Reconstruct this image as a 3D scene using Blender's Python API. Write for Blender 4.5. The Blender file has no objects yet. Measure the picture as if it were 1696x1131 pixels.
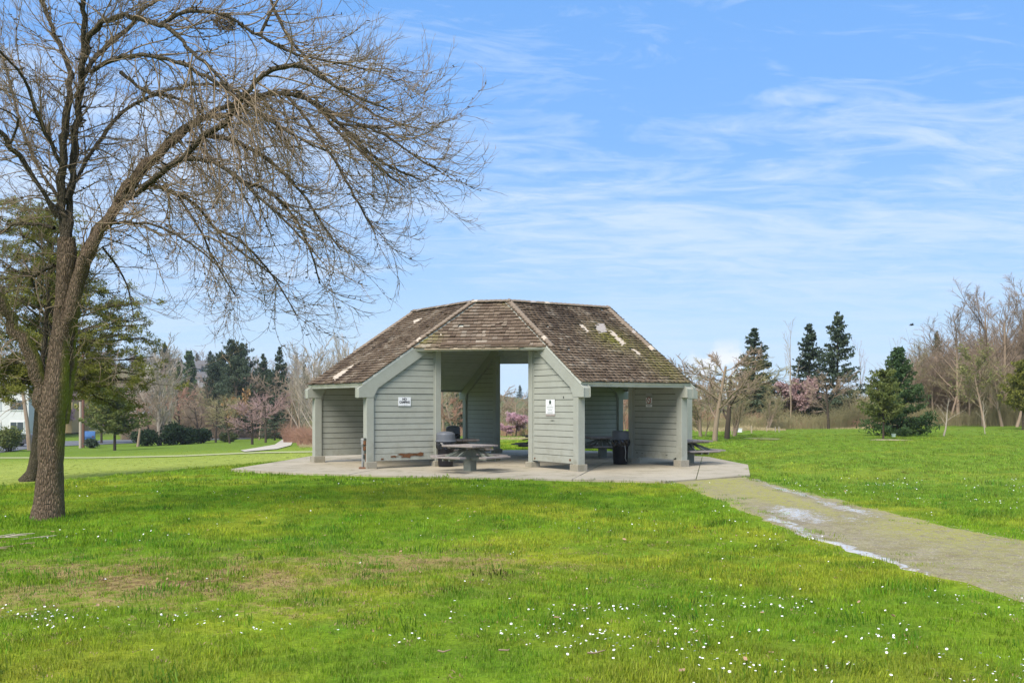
import bpy, math, random
import numpy as np
from mathutils import Vector, Matrix
random.seed(7)
rng = np.random.default_rng(11)
sc = bpy.context.scene
col = sc.collection
R = math.radians

# ------------------------------------------------------------------ camera, world, sun, exposure
F, H0, EYE = 1656.5, 669.4, 1.917            # focal length and horizon in photo pixels, eye height in metres
cd = bpy.data.cameras.new('camera'); cam = bpy.data.objects.new('camera', cd); col.objects.link(cam)
cam.location = (0, 0, EYE); cam.rotation_euler = (R(90), 0, 0)
cd.sensor_width = 36; cd.lens = 36*F/1696; cd.shift_y = (H0-565.5)/1696; cd.shift_x = 0
cd.clip_start = .1; cd.clip_end = 5000
sc.camera = cam
SUN_EL, SUN_AZ = R(48), R(-150)              # azimuth measured clockwise from +Y (view direction)
world = bpy.data.worlds.new('World'); sc.world = world; world.use_nodes = True
sun_d = bpy.data.lights.new('sun', 'SUN'); sun_d.energy = 3.3; sun_d.angle = R(38); sun_d.color = (1, .93, .82)
sun = bpy.data.objects.new('sun', sun_d); col.objects.link(sun)
sd = Vector((math.sin(SUN_AZ)*math.cos(SUN_EL), math.cos(SUN_AZ)*math.cos(SUN_EL), math.sin(SUN_EL)))
sun.rotation_euler = sd.to_track_quat('Z', 'Y').to_euler()
sc.view_settings.view_transform = 'Standard'; sc.view_settings.look = 'None'
sc.view_settings.exposure = 0.88; sc.view_settings.gamma = 1
sc.render.engine = 'CYCLES'

class NT:
    def __init__(s, tree): s.t = tree; s.n = tree.nodes; s.l = tree.links
    def new(s, typ, inp=None, **kw):
        n = s.n.new(typ)
        for k, v in kw.items(): setattr(n, k, v)
        if inp:
            for k, v in inp.items():
                if isinstance(v, bpy.types.NodeSocket): s.l.new(v, n.inputs[k])
                else: n.inputs[k].default_value = v
        return n
    def math(s, op, a, b=None, c=None, clamp=False):
        n = s.n.new('ShaderNodeMath'); n.operation = op; n.use_clamp = clamp
        for i, v in enumerate((a, b, c)):
            if v is None: continue
            if isinstance(v, bpy.types.NodeSocket): s.l.new(v, n.inputs[i])
            else: n.inputs[i].default_value = v
        return n.outputs[0]
    def mix(s, fac, a, b, blend='MIX'):
        n = s.n.new('ShaderNodeMix'); n.data_type = 'RGBA'; n.blend_type = blend
        for k, v in ((0, fac), (6, a), (7, b)):
            if isinstance(v, bpy.types.NodeSocket): s.l.new(v, n.inputs[k])
            else: n.inputs[k].default_value = v if k == 0 else (*v[:3], 1)
        return n.outputs[2]
    def ramp(s, fac, stops):
        n = s.n.new('ShaderNodeValToRGB'); s.l.new(fac, n.inputs[0])
        e = n.color_ramp.elements
        while len(e) < len(stops): e.new(.5)
        for q, (p, c) in zip(e, stops):
            q.position = p; q.color = (*c[:3], 1) if hasattr(c, '__len__') else (c, c, c, 1)
        return n.outputs[0]
    def noise(s, vec=None, scale=5., detail=4., rough=.55, dist=0., w=None):
        n = s.n.new('ShaderNodeTexNoise')
        n.inputs['Scale'].default_value = scale; n.inputs['Detail'].default_value = detail
        n.inputs['Roughness'].default_value = rough; n.inputs['Distortion'].default_value = dist
        if vec is not None: s.l.new(vec, n.inputs['Vector'])
        return n.outputs[0]
    def scale(s, vec, sc3, loc=(0, 0, 0), rot=(0, 0, 0)):
        n = s.n.new('ShaderNodeMapping'); s.l.new(vec, n.inputs[0])
        n.inputs['Scale'].default_value = sc3; n.inputs['Location'].default_value = loc; n.inputs['Rotation'].default_value = rot
        return n.outputs[0]

def build_world():
    w = NT(world.node_tree); w.n.clear()
    out = w.new('ShaderNodeOutputWorld'); bg = w.new('ShaderNodeBackground')
    sky = w.new('ShaderNodeTexSky'); sky.sky_type = 'NISHITA'; sky.sun_disc = False
    sky.sun_elevation = SUN_EL; sky.sun_rotation = SUN_AZ % (2*math.pi)
    sky.altitude = 50; sky.air_density = 1.0; sky.dust_density = .6; sky.ozone_density = 2.0
    tc = w.new('ShaderNodeTexCoord').outputs['Generated']
    sep = w.new('ShaderNodeSeparateXYZ', {0: tc})
    x, y, z = sep.outputs
    zz = w.math('ADD', w.math('MAXIMUM', z, 0.0), .10)
    u = w.math('DIVIDE', x, zz); v = w.math('DIVIDE', y, zz)
    cv = w.new('ShaderNodeCombineXYZ', {0: u, 1: v}).outputs[0]
    # cirrus: high streaks spread on a plane overhead
    warp = w.noise(w.scale(cv, (.5, .5, 1)), 1.3, 3, .5)
    m1 = w.scale(cv, (.55, 1.15, 1), (2.3, .7, 0), (0, 0, R(8)))
    n1 = w.noise(m1, 1.25, 9, .62, .9)
    m2 = w.scale(cv, (1.7, 3.3, 1), (5.1, 3.3, 0), (0, 0, R(-14)))
    n2 = w.noise(m2, 1.6, 9, .66, 1.4)
    base = w.noise(w.scale(cv, (.33, .5, 1), (7.7, 1.2, 0)), 1.2, 4, .5)
    mm = w.math('ADD', w.math('MULTIPLY', n1, .42), w.math('ADD', w.math('MULTIPLY', n2, .36), w.math('MULTIPLY', base, .34)))
    cir = w.ramp(mm, [(.495, 0), (.56, .30), (.63, .66), (.72, .95)])
    # fades in towards the horizon
    low = w.ramp(z, [(0, 1), (.05, .80), (.12, .42), (.25, .12), (.5, 0.0)])
    zen = w.ramp(z, [(0, .35), (.08, .55), (.2, .9), (1, 1)])
    cirr = w.math('MULTIPLY', cir, zen)
    # small cumulus bank low over the trees
    cu = w.noise(w.scale(tc, (1, 1, 1.6), (3.2, .4, 0)), 26, 6, .55)
    band = w.math('MULTIPLY', w.ramp(z, [(.0, 1), (.045, 1), (.066, 0)]),
                  w.ramp(x, [(.165, 0), (.19, 1), (.225, 1), (.25, 0)]))
    cum = w.math('MULTIPLY', w.ramp(cu, [(.46, 0), (.56, 1)]), w.math('MULTIPLY', band, .8))
    tint = w.mix(1.0, sky.outputs[0], (1.0, 1.06, 1.25), 'MULTIPLY')
    lifted = w.mix(.68, tint, (1.55, 4.5, 10.2))
    c1 = w.mix(w.math('MULTIPLY', low, .86), lifted, (6.5, 8.3, 9.7))
    c2 = w.mix(cirr, c1, (6.9, 8.0, 9.6))
    c3 = w.mix(cum, c2, (9.6, 9.6, 9.8))
    w.l.new(c3, bg.inputs[0]); bg.inputs[1].default_value = .062
    w.l.new(bg.outputs[0], out.inputs[0])
build_world()

# ------------------------------------------------------------------ helpers
def hash2(ix, iy, s):
    n = (ix.astype(np.int64)*374761393 + iy.astype(np.int64)*668265263 + s*974634777) & 0x7fffffff
    n = ((n ^ (n >> 13))*1274126177) & 0x7fffffff
    return ((n ^ (n >> 16)) & 0xffff)/65535.
def vnoise(x, y, s=0):
    x = np.asarray(x, float); y = np.asarray(y, float)
    ix = np.floor(x); iy = np.floor(y); fx = x-ix; fy = y-iy
    fx = fx*fx*(3-2*fx); fy = fy*fy*(3-2*fy)
    a = hash2(ix, iy, s); b = hash2(ix+1, iy, s); c = hash2(ix, iy+1, s); d = hash2(ix+1, iy+1, s)
    return a+(b-a)*fx+(c-a)*fy+(a-b-c+d)*fx*fy
def fbm(x, y, s=0, o=4):
    t = 0; am = .5; tot = 0
    for i in range(o):
        t = t+am*vnoise(x*2**i+17.3*i, y*2**i-9.1*i, s+i); tot += am; am *= .5
    return t/tot
def sstep(a, b, x): t = np.clip((x-a)/(b-a), 0, 1); return t*t*(3-2*t)
def px(x, y, D): return ((x-848)*D/F, D, EYE-(y-H0)*D/F)

def terrain(x, y):
    x = np.asarray(x, float); y = np.asarray(y, float)
    s = -.92*(x+12.9)+.39*(y-23)
    s = np.where(y < 0, s-200*0, s)
    sp = np.log1p(np.exp(np.clip(s/2.2, -30, 30)))*2.2
    sp = np.minimum(sp, 92+.05*sp)
    z = -.05-.044*sp-.16*sstep(0, 4, s)
    d = np.hypot(x, y)
    left = sstep(70, -40, x)
    z = z+left*sstep(175, 430, y)*17*(.75+.5*vnoise(x/90, y/90, 3))*sstep(60, -130, x+0*y)
    z = z+sstep(160, 700, y)*7*(.7+.6*vnoise(x/120, 0*y, 5))
    z = z+sstep(20, 60, x)*sstep(50, 110, y)*.9
    near = sstep(9, 14, np.hypot(x, y-33))
    z = z+near*.05*(fbm(x/3.1, y/3.1, 9, 3)-.5)*sstep(60, 40, d)
    return z
def ground_pt(x, y):
    lo, hi = 4., 700.
    def f(D):
        return H0+F*(EYE-float(terrain((x-848)*D/F, D)))/D - y
    # first crossing
    D = lo; st = .25
    while D < hi and f(D) > 0: D *= 1.01
    a, b = D/1.01, D
    for _ in range(25):
        m = (a+b)/2
        if f(m) > 0: a = m
        else: b = m
    D = (a+b)/2; X = (x-848)*D/F
    return X, D, float(terrain(X, D))

def tag(o, label=None, cat=None, group=None, kind=None):
    if label: o['label'] = label
    if cat: o['category'] = cat
    if group: o['group'] = group
    if kind: o['kind'] = kind
    return o
def link(o, parent=None):
    col.objects.link(o)
    if parent: o.parent = parent
    return o
def empty(name, loc=(0, 0, 0), rz=0):
    o = bpy.data.objects.new(name, None); o.location = loc; o.rotation_euler = (0, 0, rz); o.empty_display_size = .3
    return link(o)
def np_mesh(name, V, Fq, mat=None, smooth=False, attrs=None):
    """V (n,3); Fq (m,3|4) or list of arrays with different corner counts"""
    me = bpy.data.meshes.new(name)
    if not isinstance(Fq, list): Fq = [Fq]
    Fq = [f for f in Fq if len(f)]
    V = np.asarray(V, np.float32)
    me.vertices.add(len(V)); me.vertices.foreach_set('co', V.ravel())
    idx = np.concatenate([f.ravel() for f in Fq]).astype(np.int32)
    cnt = np.concatenate([np.full(len(f), f.shape[1]) for f in Fq])
    st = np.concatenate([[0], np.cumsum(cnt)[:-1]]).astype(np.int32)
    me.loops.add(len(idx)); me.loops.foreach_set('vertex_index', idx)
    me.polygons.add(len(cnt)); me.polygons.foreach_set('loop_start', st)
    if smooth: me.polygons.foreach_set('use_smooth', np.ones(len(cnt), bool))
    me.update(calc_edges=True)
    if attrs:
        for k, (dom, typ, arr) in attrs.items():
            a = me.attributes.new(k, typ, dom)
            a.data.foreach_set('color' if 'COLOR' in typ else 'value', np.asarray(arr, np.float32).ravel())
    if mat: me.materials.append(mat)
    return me
class G:
    """collects simple solids into one mesh"""
    def __init__(s): s.v = []; s.f = []; s.fa = []
    def add(s, vs, fs, a=0.):
        n = len(s.v); s.v += [tuple(v) for v in vs]; s.f += [tuple(i+n for i in f) for f in fs]; s.fa += [a]*len(fs); return s
    def box(s, c, d, rz=0, a=0., m=None):
        hx, hy, hz = d[0]/2, d[1]/2, d[2]/2
        vs = [(x, y, z) for z in (-hz, hz) for x, y in ((-hx, -hy), (hx, -hy), (hx, hy), (-hx, hy))]
        if m is not None: vs = [m @ Vector(v)+Vector(c) for v in vs]
        else:
            cr, sr = math.cos(rz), math.sin(rz)
            vs = [(c[0]+cr*x-sr*y, c[1]+sr*x+cr*y, c[2]+z) for x, y, z in vs]
        return s.add(vs, [(3, 2, 1, 0), (4, 5, 6, 7), (0, 1, 5, 4), (1, 2, 6, 5), (2, 3, 7, 6), (3, 0, 4, 7)], a)
    def prism(s, A, B, a=0.):
        """A and B: matching rings of points"""
        n = len(A)
        fs = [tuple(range(n))[::-1], tuple(range(n, 2*n))]+[(i, (i+1) % n, n+(i+1) % n, n+i) for i in range(n)]
        return s.add(list(A)+list(B), fs, a)
    def bar(s, p, q, w, h, a=0., up=(0, 0, 1)):
        p = Vector(p); q = Vector(q); t = (q-p); L = t.length; t.normalize()
        sd_ = t.cross(Vector(up)); sd_ = sd_.normalized() if sd_.length > 1e-4 else Vector((1, 0, 0))
        u = sd_.cross(t)
        m = Matrix((t, sd_, u)).transposed()
        return s.box((p+q)/2, (L, w, h), m=m, a=a)
    def lathe(s, prof, c=(0, 0, 0), n=20, a=0.):
        vs = [(c[0]+r*math.cos(2*math.pi*i/n), c[1]+r*math.sin(2*math.pi*i/n), c[2]+z) for r, z in prof for i in range(n)]
        fs = [(j*n+i, j*n+(i+1) % n, (j+1)*n+(i+1) % n, (j+1)*n+i) for j in range(len(prof)-1) for i in range(n)]
        fs += [tuple(range(n))[::-1], tuple((len(prof)-1)*n+i for i in range(n))]
        return s.add(vs, fs, a)
    def tube(s, pts, r, n=8, a=0.):
        rs = r if hasattr(r, '__len__') else [r]*len(pts)
        V, Q = tube_arrays([(np.array(pts, float), np.array(rs, float))], n)
        return s.add(V.tolist(), [tuple(int(k) for k in q) for q in Q]+[tuple(range(n))[::-1], tuple(len(V)-n+i for i in range(n))], a)
    def mesh(s, name, mat, smooth=False, bevel=0):
        me = bpy.data.meshes.new(name); me.from_pydata(s.v, [], s.f)
        at = me.attributes.new('rnd', 'FLOAT', 'FACE'); at.data.foreach_set('value', s.fa)
        if smooth: me.polygons.foreach_set('use_smooth', [True]*len(s.f))
        me.materials.append(mat); me.update(); return me
    def obj(s, name, mat, parent=None, smooth=False, bevel=0):
        o = bpy.data.objects.new(name, s.mesh(name, mat, smooth))
        if bevel:
            b = o.modifiers.new('bevel', 'BEVEL'); b.width = bevel; b.segments = 2; b.limit_method = 'ANGLE'
        return link(o, parent)

def tube_arrays(polys, sides=3):
    """polylines [(P(n,3), R(n))] -> verts, quads, grouped by point count"""
    groups = {}
    for P, Rr in polys: groups.setdefault(len(P), []).append((P, Rr))
    VV = []; QQ = []; off = 0
    for n, lst in groups.items():
        P = np.stack([a for a, _ in lst]).astype(float); Rr = np.stack([b for _, b in lst]).astype(float)
        m = len(lst)
        T = np.empty_like(P); T[:, 1:-1] = P[:, 2:]-P[:, :-2]; T[:, 0] = P[:, 1]-P[:, 0]; T[:, -1] = P[:, -1]-P[:, -2]
        T /= np.linalg.norm(T, axis=2, keepdims=True)+1e-9
        main = P[:, -1]-P[:, 0]; main /= np.linalg.norm(main, axis=1, keepdims=True)+1e-9
        ref = np.where(np.abs(main[:, 2:3]) < .8, np.array([[0, 0, 1.]]), np.array([[0, 1., 0]]))[:, None, :]
        A = np.cross(T, np.broadcast_to(ref, T.shape)); A /= np.linalg.norm(A, axis=2, keepdims=True)+1e-9
        B = np.cross(T, A)
        an = np.arange(sides)*2*np.pi/sides
        ring = A[:, :, None, :]*np.cos(an)[None, None, :, None]+B[:, :, None, :]*np.sin(an)[None, None, :, None]
        V = P[:, :, None, :]+ring*Rr[:, :, None, None]
        VV.append(V.reshape(-1, 3))
        base = off+(np.arange(m)*n*sides)[:, None, None]+(np.arange(n-1)*sides)[None, :, None]
        i = np.arange(sides)[None, None, :]; j = (np.arange(sides)+1) % sides; j = j[None, None, :]
        q = np.stack([base+i, base+j, base+sides+j, base+sides+i], -1)
        QQ.append(q.reshape(-1, 4)); off += m*n*sides
    return np.concatenate(VV), np.concatenate(QQ)
def cards(C, size, aspect=.4, rs=None, up=0.0):
    """small two-triangle leaves at C (n,3) of given sizes, random directions"""
    rs = rs or rng; n = len(C)
    size = np.broadcast_to(size, (n,))
    A = rs.normal(size=(n, 3)); A[:, 2] += up; A /= np.linalg.norm(A, axis=1, keepdims=True)
    B = rs.normal(size=(n, 3)); B -= A*(A*B).sum(1, keepdims=True); B /= np.linalg.norm(B, axis=1, keepdims=True)
    A = A*size[:, None]/2; B = B*size[:, None]*aspect/2
    V = np.stack([C-A, C+B*1.0, C+A, C-B*1.0], 1).reshape(-1, 3)
    return V, np.arange(4*n).reshape(-1, 4)
def join(parts):
    V = []; Q = []; o = 0
    for v, q in parts:
        V.append(v); Q.append(q+o); o += len(v)
    return np.concatenate(V), np.concatenate(Q)

# ------------------------------------------------------------------ materials
def mat(name, rough=.8, spec=.3):
    m = bpy.data.materials.new(name); m.use_nodes = True
    t = NT(m.node_tree); b = m.node_tree.nodes['Principled BSDF']
    b.inputs['Roughness'].default_value = rough; b.inputs['Specular IOR Level'].default_value = spec
    return m, t, b
def coords(t, kind='Object'): return t.new('ShaderNodeTexCoord').outputs[kind]
def wpos(t): return t.new('ShaderNodeNewGeometry').outputs['Position']
def rnd_obj(t): return t.new('ShaderNodeObjectInfo').outputs['Random']
def attr(t, name, typ='GEOMETRY', out='Fac'):
    return t.new('ShaderNodeAttribute', attribute_name=name, attribute_type=typ).outputs[out]
def bump(t, b, h, dist=.01, strength=.5):
    n = t.new('ShaderNodeBump', {'Height': h, 'Distance': dist, 'Strength': strength}); t.l.new(n.outputs[0], b.inputs['Normal'])

def simple(name, c, rough=.8, var=.25, scale=8., bmp=.0, spec=.3, metallic=0):
    m, t, b = mat(name, rough, spec)
    n = t.noise(coords(t), scale, 5, .6)
    k = t.mix(n, tuple(x*(1-var) for x in c), tuple(min(1, x*(1+var)) for x in c))
    t.l.new(k, b.inputs['Base Color']); b.inputs['Metallic'].default_value = metallic
    if bmp: bump(t, b, n, bmp)
    return m
def paint_mat(name, c, dirt=(.20, .19, .14), wear=.5):
    m, t, b = mat(name, .62, .25)
    co = wpos(t)
    sep = t.new('ShaderNodeSeparateXYZ', {0: co})
    n = t.noise(co, 1.7, 6, .62)
    fine = t.noise(t.scale(co, (9, 9, 70)), 1.0, 5, .6)
    spots = t.noise(co, 21, 4, .6)
    blot = t.noise(co, 3.3, 5, .65)
    ro = rnd_obj(t)
    k = t.mix(t.math('MULTIPLY', ro, .35), c, tuple(x*.86 for x in c))
    k = t.mix(t.ramp(n, [(.3, 0), (.75, .45)]), k, tuple(x*.80 for x in c))
    k = t.mix(t.ramp(fine, [(.42, 0), (.8, .35)]), k, tuple(x*1.12 for x in c))
    low = t.ramp(sep.outputs[2], [(.0, 1), (.25, .75), (.7, .15), (1, 0)])
    d = t.math('MULTIPLY', t.ramp(blot, [(.45, 0), (.68, 1)]), t.math('ADD', t.math('MULTIPLY', low, .55), .16))
    k = t.mix(d, k, dirt)
    chips = t.math('MULTIPLY', t.ramp(spots, [(.685, 0), (.71, 1)]), t.math('ADD', t.math('MULTIPLY', low, .8*wear), .22*wear))
    k = t.mix(chips, k, (.30, .25, .19))
    t.l.new(k, b.inputs['Base Color'])
    bump(t, b, t.math('ADD', fine, spots), .004, .5)
    return m
PAINT = paint_mat('sage_paint', (.348, .36, .312))
PAINT_CEIL = paint_mat('ceiling_paint', (.52, .53, .475), wear=.1)
GAPM = simple('wall_core', (.05, .055, .045), .9)
ROT = simple('rotten_wood', (.14, .065, .03), .95, .6, 30, .01)
def shingle_mat():
    m, t, b = mat('cedar_shingle', .93, .15)
    co = wpos(t); r = attr(t, 'rnd'); ms = attr(t, 'moss'); st = attr(t, 'streak')
    k = t.ramp(r, [(0, (.125, .088, .062)), (.3, (.185, .135, .095)), (.6, (.235, .178, .128)), (.85, (.285, .228, .172)), (1, (.36, .305, .24))])
    big = t.noise(co, .9, 5, .6)
    k = t.mix(t.ramp(big, [(.35, .5), (.7, 0)]), k, (.10, .072, .05))
    grain = t.noise(t.scale(co, (28, 28, 14)), 1.6, 5, .7)
    k = t.mix(t.ramp(grain, [(.3, .45), (.6, 0)]), k, (.06, .045, .035))
    k = t.mix(t.math('MULTIPLY', st, t.ramp(grain, [(.3, 1), (.8, .5)])), k, (.045, .032, .026))
    mossn = t.noise(co, 9, 6, .7)
    mk = t.math('MULTIPLY', ms, t.ramp(mossn, [(.36, 0), (.56, 1)]))
    k = t.mix(mk, k, (.20, .19, .045))
    t.l.new(k, b.inputs['Base Color'])
    bump(t, b, grain, .01, .6)
    return m
SHINGLE = shingle_mat()
CAPW = simple('weathered_cap_wood', (.20, .155, .115), .9, .55, 14, .008)
PALEWOOD = simple('bare_pale_wood', (.45, .38, .30), .9, .35, 18, .006)
GREYWOOD = simple('silvered_wood', (.33, .29, .26), .9, .4, 16, .006)
TRIMWOOD = simple('eave_starter_wood', (.36, .29, .21), .9, .5, 10, .006)
def bench_mat():
    m, t, b = mat('weathered_plank', .85, .2)
    co = coords(t); n = t.noise(t.scale(co, (2, 22, 22)), 2, 6, .65); n2 = t.noise(co, 4, 4)
    k = t.ramp(n, [(.25, (.13, .10, .085)), (.5, (.27, .235, .215)), (.8, (.40, .36, .335))])
    k = t.mix(t.ramp(n2, [(.45, 0), (.75, .5)]), k, (.21, .17, .14))
    t.l.new(k, b.inputs['Base Color']); bump(t, b, n, .004)
    return m
PLANK = bench_mat()
PEDP = paint_mat('grey_green_metal_paint', (.17, .185, .155))
def concrete_mat(name, c1, c2, moss=.3):
    m, t, b = mat(name, .85, .25)
    co = wpos(t); n = t.noise(co, .55, 7, .62); f = t.noise(co, 40, 4, .7); st = t.noise(co, 1.6, 6, .68, .6)
    k = t.mix(t.ramp(n, [(.3, 0), (.7, 1)]), c1, c2)
    k = t.mix(t.ramp(st, [(.52, 0), (.68, moss)]), k, (.20, .185, .11))
    k = t.mix(t.ramp(f, [(.35, .35), (.55, 0)]), k, tuple(x*.6 for x in c1))
    k = t.mix(t.math('MULTIPLY', rnd_obj(t), .18), k, (.26, .235, .20))
    t.l.new(k, b.inputs['Base Color']); bump(t, b, f, .003, .5)
    return m
CONC = concrete_mat('pad_concrete', (.36, .31, .225), (.44, .385, .29), .8)
FOOT = concrete_mat('footing_concrete', (.27, .25, .195), (.36, .33, .265), .7)
BLACKP = simple('black_plastic', (.012, .012, .015), .45, .3, 5)
BAG = simple('bin_bag_plastic', (.010, .010, .013), .22, .4, 12, .03, .6)
LID = simple('grey_plastic_lid', (.115, .125, .145), .5, .2, 3)
METAL = simple('galvanised_metal', (.35, .35, .34), .5, .3, 9, 0, .5, .6)
RUST = simple('rusty_metal', (.16, .08, .045), .85, .6, 20)
WHITE = simple('sign_white', (.74, .75, .76), .6, .05, 5)
INK = simple('sign_black_ink', (.055, .055, .06), .7, .1)
GREENINK = simple('sign_green_ink', (.09, .13, .11), .7, .1)
REDINK = simple('sign_red_ink', (.34, .10, .09), .7, .1)
GREYINK = simple('sign_grey_ink', (.36, .37, .38), .7, .1)
def bark_mat(name, c1, c2, moss=(.23, .235, .03), zs=2.2, moss_amt=0., sc_=6):
    m, t, b = mat(name, .95, .1)
    co = coords(t)
    n = t.noise(t.scale(co, (sc_, sc_, sc_/zs/2)), 3, 6, .65, .6)
    v = t.new('ShaderNodeTexVoronoi', {'Vector': t.scale(co, (sc_*5, sc_*5, sc_*5/5)), 'Scale': 1.3}, feature='DISTANCE_TO_EDGE').outputs[0]
    h = t.math('ADD', t.ramp(v, [(.0, 0), (.25, 1)]), n)
    k = t.mix(t.ramp(n, [(.3, 0), (.7, 1)]), c1, c2)
    k = t.mix(t.ramp(v, [(.02, .55), (.12, 0)]), k, tuple(x*.3 for x in c1))
    if moss_amt:
        big = t.noise(co, 1.1, 5, .65)
        k = t.mix(t.math('MULTIPLY', attr(t, 'moss'), t.ramp(big, [(.30, 0), (.46, moss_amt)])), k, moss)
    t.l.new(k, b.inputs['Base Color']); bump(t, b, h, .03, .9)
    return m
BARK = bark_mat('ash_bark', (.145, .102, .068), (.24, .178, .122), moss_amt=.95)
LIMB = bark_mat('limb_bark', (.085, .070, .045), (.155, .128, .088), moss_amt=.6)
def twig_mat(name, c1, c2):
    m, t, b = mat(name, .9, .1)
    n = t.noise(wpos(t), .8, 3)
    t.l.new(t.mix(n, c1, c2), b.inputs['Base Color']); return m
TWIG = twig_mat('twig_bark', (.18, .132, .086), (.31, .235, .16))
T_BROWN = twig_mat('brown_twigs', (0.221, 0.163, 0.117), (0.351, 0.267, 0.195))
T_PALE = twig_mat('pale_twigs', (0.330, 0.280, 0.225), (0.450, 0.390, 0.320))
T_OLIVE = twig_mat('mossy_twigs', (0.221, 0.195, 0.098), (0.351, 0.305, 0.169))
T_PINK = twig_mat('reddish_twigs', (0.312, 0.208, 0.195), (0.442, 0.299, 0.280))
T_RED = twig_mat('rust_twigs', (0.299, 0.169, 0.117), (0.403, 0.240, 0.169))
T_STRAW = twig_mat('straw', (.36, .28, .15), (.52, .43, .27))
T_DARK = twig_mat('dark_trunk', (.05, .04, .03), (.085, .066, .05))
def leaf_mat(name, c1, c2, trans=.25, sc_=.5):
    m, t, b = mat(name, .75, .2)
    n = t.noise(wpos(t), sc_, 4, .6); r = t.math('ADD', t.math('MULTIPLY', rnd_obj(t), .3), n)
    k = t.ramp(r, [(.4, c1), (.95, c2)])
    t.l.new(k, b.inputs['Base Color'])
    tr = t.new('ShaderNodeBsdfTranslucent', {0: k}); mx = t.new('ShaderNodeMixShader', {0: trans, 1: b.outputs[0], 2: tr.outputs[0]})
    t.l.new(mx.outputs[0], t.n['Material Output'].inputs[0]); return m
L_FIR = leaf_mat('fir_needles', (.042, .066, .040), (.10, .13, .075))
L_FIRG = leaf_mat('green_fir_needles', (.042, .082, .030), (.10, .15, .05))
L_PINE = leaf_mat('pine_needles', (.11, .12, .022), (.28, .27, .055), sc_=1.2)
L_PINE2 = leaf_mat('young_pine_needles', (.07, .10, .028), (.165, .185, .05), sc_=1.)
L_RHODO = leaf_mat('laurel_leaves', (.02, .045, .02), (.055, .09, .035))
L_BLOSSOM = leaf_mat('pink_blossom', (.52, .31, .36), (.72, .50, .54), .3, 1.5)
L_BLOSSOM2 = leaf_mat('dusty_pink_blossom', (.34, .22, .21), (.48, .33, .31), .3, 1.)
L_TAN = leaf_mat('withered_tan_leaves', (.32, .19, .08), (.42, .27, .12))
L_MOSSY = leaf_mat('new_green_buds', (.16, .17, .05), (.27, .27, .10))
L_HEDGE = leaf_mat('hedge_leaves', (.05, .07, .025), (.11, .13, .045))

def lawn_mat():
    m, t, b = mat('lawn_grass', 1., .02)
    co = wpos(t); c = attr(t, 'tone', out='Color')
    n = t.noise(co, 2.2, 8, .7); f = t.noise(co, 22, 5, .7)
    k = t.mix(t.ramp(n, [(.32, .5), (.62, 0)]), c, (.06, .115, .012))
    k = t.mix(t.ramp(f, [(.38, .55), (.6, 0)]), k, (.05, .075, .012))
    k = t.mix(t.ramp(t.noise(co, 5, 6, .7), [(.58, 0), (.72, .4)]), k, (.25, .27, .06))
    dn = t.math('ADD', t.math('MULTIPLY', attr(t, 'dead'), .42), t.math('MULTIPLY', t.noise(co, 7, 7, .75), .9))
    k = t.mix(t.ramp(dn, [(.64, 0), (.74, .8)]), k, (.30, .215, .09))
    k = t.mix(t.ramp(dn, [(.78, 0), (.85, .85)]), k, (.13, .08, .04))
    t.l.new(k, b.inputs['Base Color']); bump(t, b, t.math('ADD', f, n), .03, .5)
    return m
LAWN = lawn_mat()
def blade_mat():
    m, t, b = mat('grass_blade', .9, .04)
    c = attr(t, 'tone', 'INSTANCER', 'Color'); r = attr(t, 'br')
    k = t.mix(t.ramp(r, [(.0, .55), (.5, 0)]), c, (.05, .115, .012))
    k = t.mix(t.ramp(r, [(.72, 0), (1, .55)]), k, (.30, .31, .09))
    t.l.new(k, b.inputs['Base Color'])
    tr = t.new('ShaderNodeBsdfTranslucent', {0: k}); mx = t.new('ShaderNodeMixShader', {0: .35, 1: b.outputs[0], 2: tr.outputs[0]})
    t.l.new(mx.outputs[0], t.n['Material Output'].inputs[0]); return m
BLADE = blade_mat()

# ------------------------------------------------------------------ building frame
CX, CY, TH = .014, 35.142, -.202
A_, B_, RL, RM, ZT, ZL, RIN = .614, 3.424, 3.904, 2.294, 5.189, 2.6, 1.293
ROUT = RL-.29
SQ = math.sqrt(.5)
def zr(r): return ZT+(ZL-ZT)*r/RL
def rot2(p, k):
    x, y = p
    for _ in range(k % 4): x, y = -y, x
    return x, y
def b2w(p):
    c, s = math.cos(TH), math.sin(TH)
    return np.array([CX+c*p[0]-s*p[1], CY+s*p[0]+c*p[1], p[2]])
def pix_on_plane(x, y, p0, n):
    """photo pixel -> building-local point on a plane given in building coordinates"""
    d = np.array([(x-848)/F, 1, -(y-H0)/F]); o = np.array([0, 0, EYE])
    P0 = b2w(p0); N = b2w(np.array(p0)+np.array(n))-P0
    t = ((P0-o)@N)/(d@N); W = o+t*d-np.array([CX, CY, 0])
    c, s = math.cos(-TH), math.sin(-TH)
    return np.array([c*W[0]-s*W[1], s*W[0]+c*W[1], W[2]])

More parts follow.
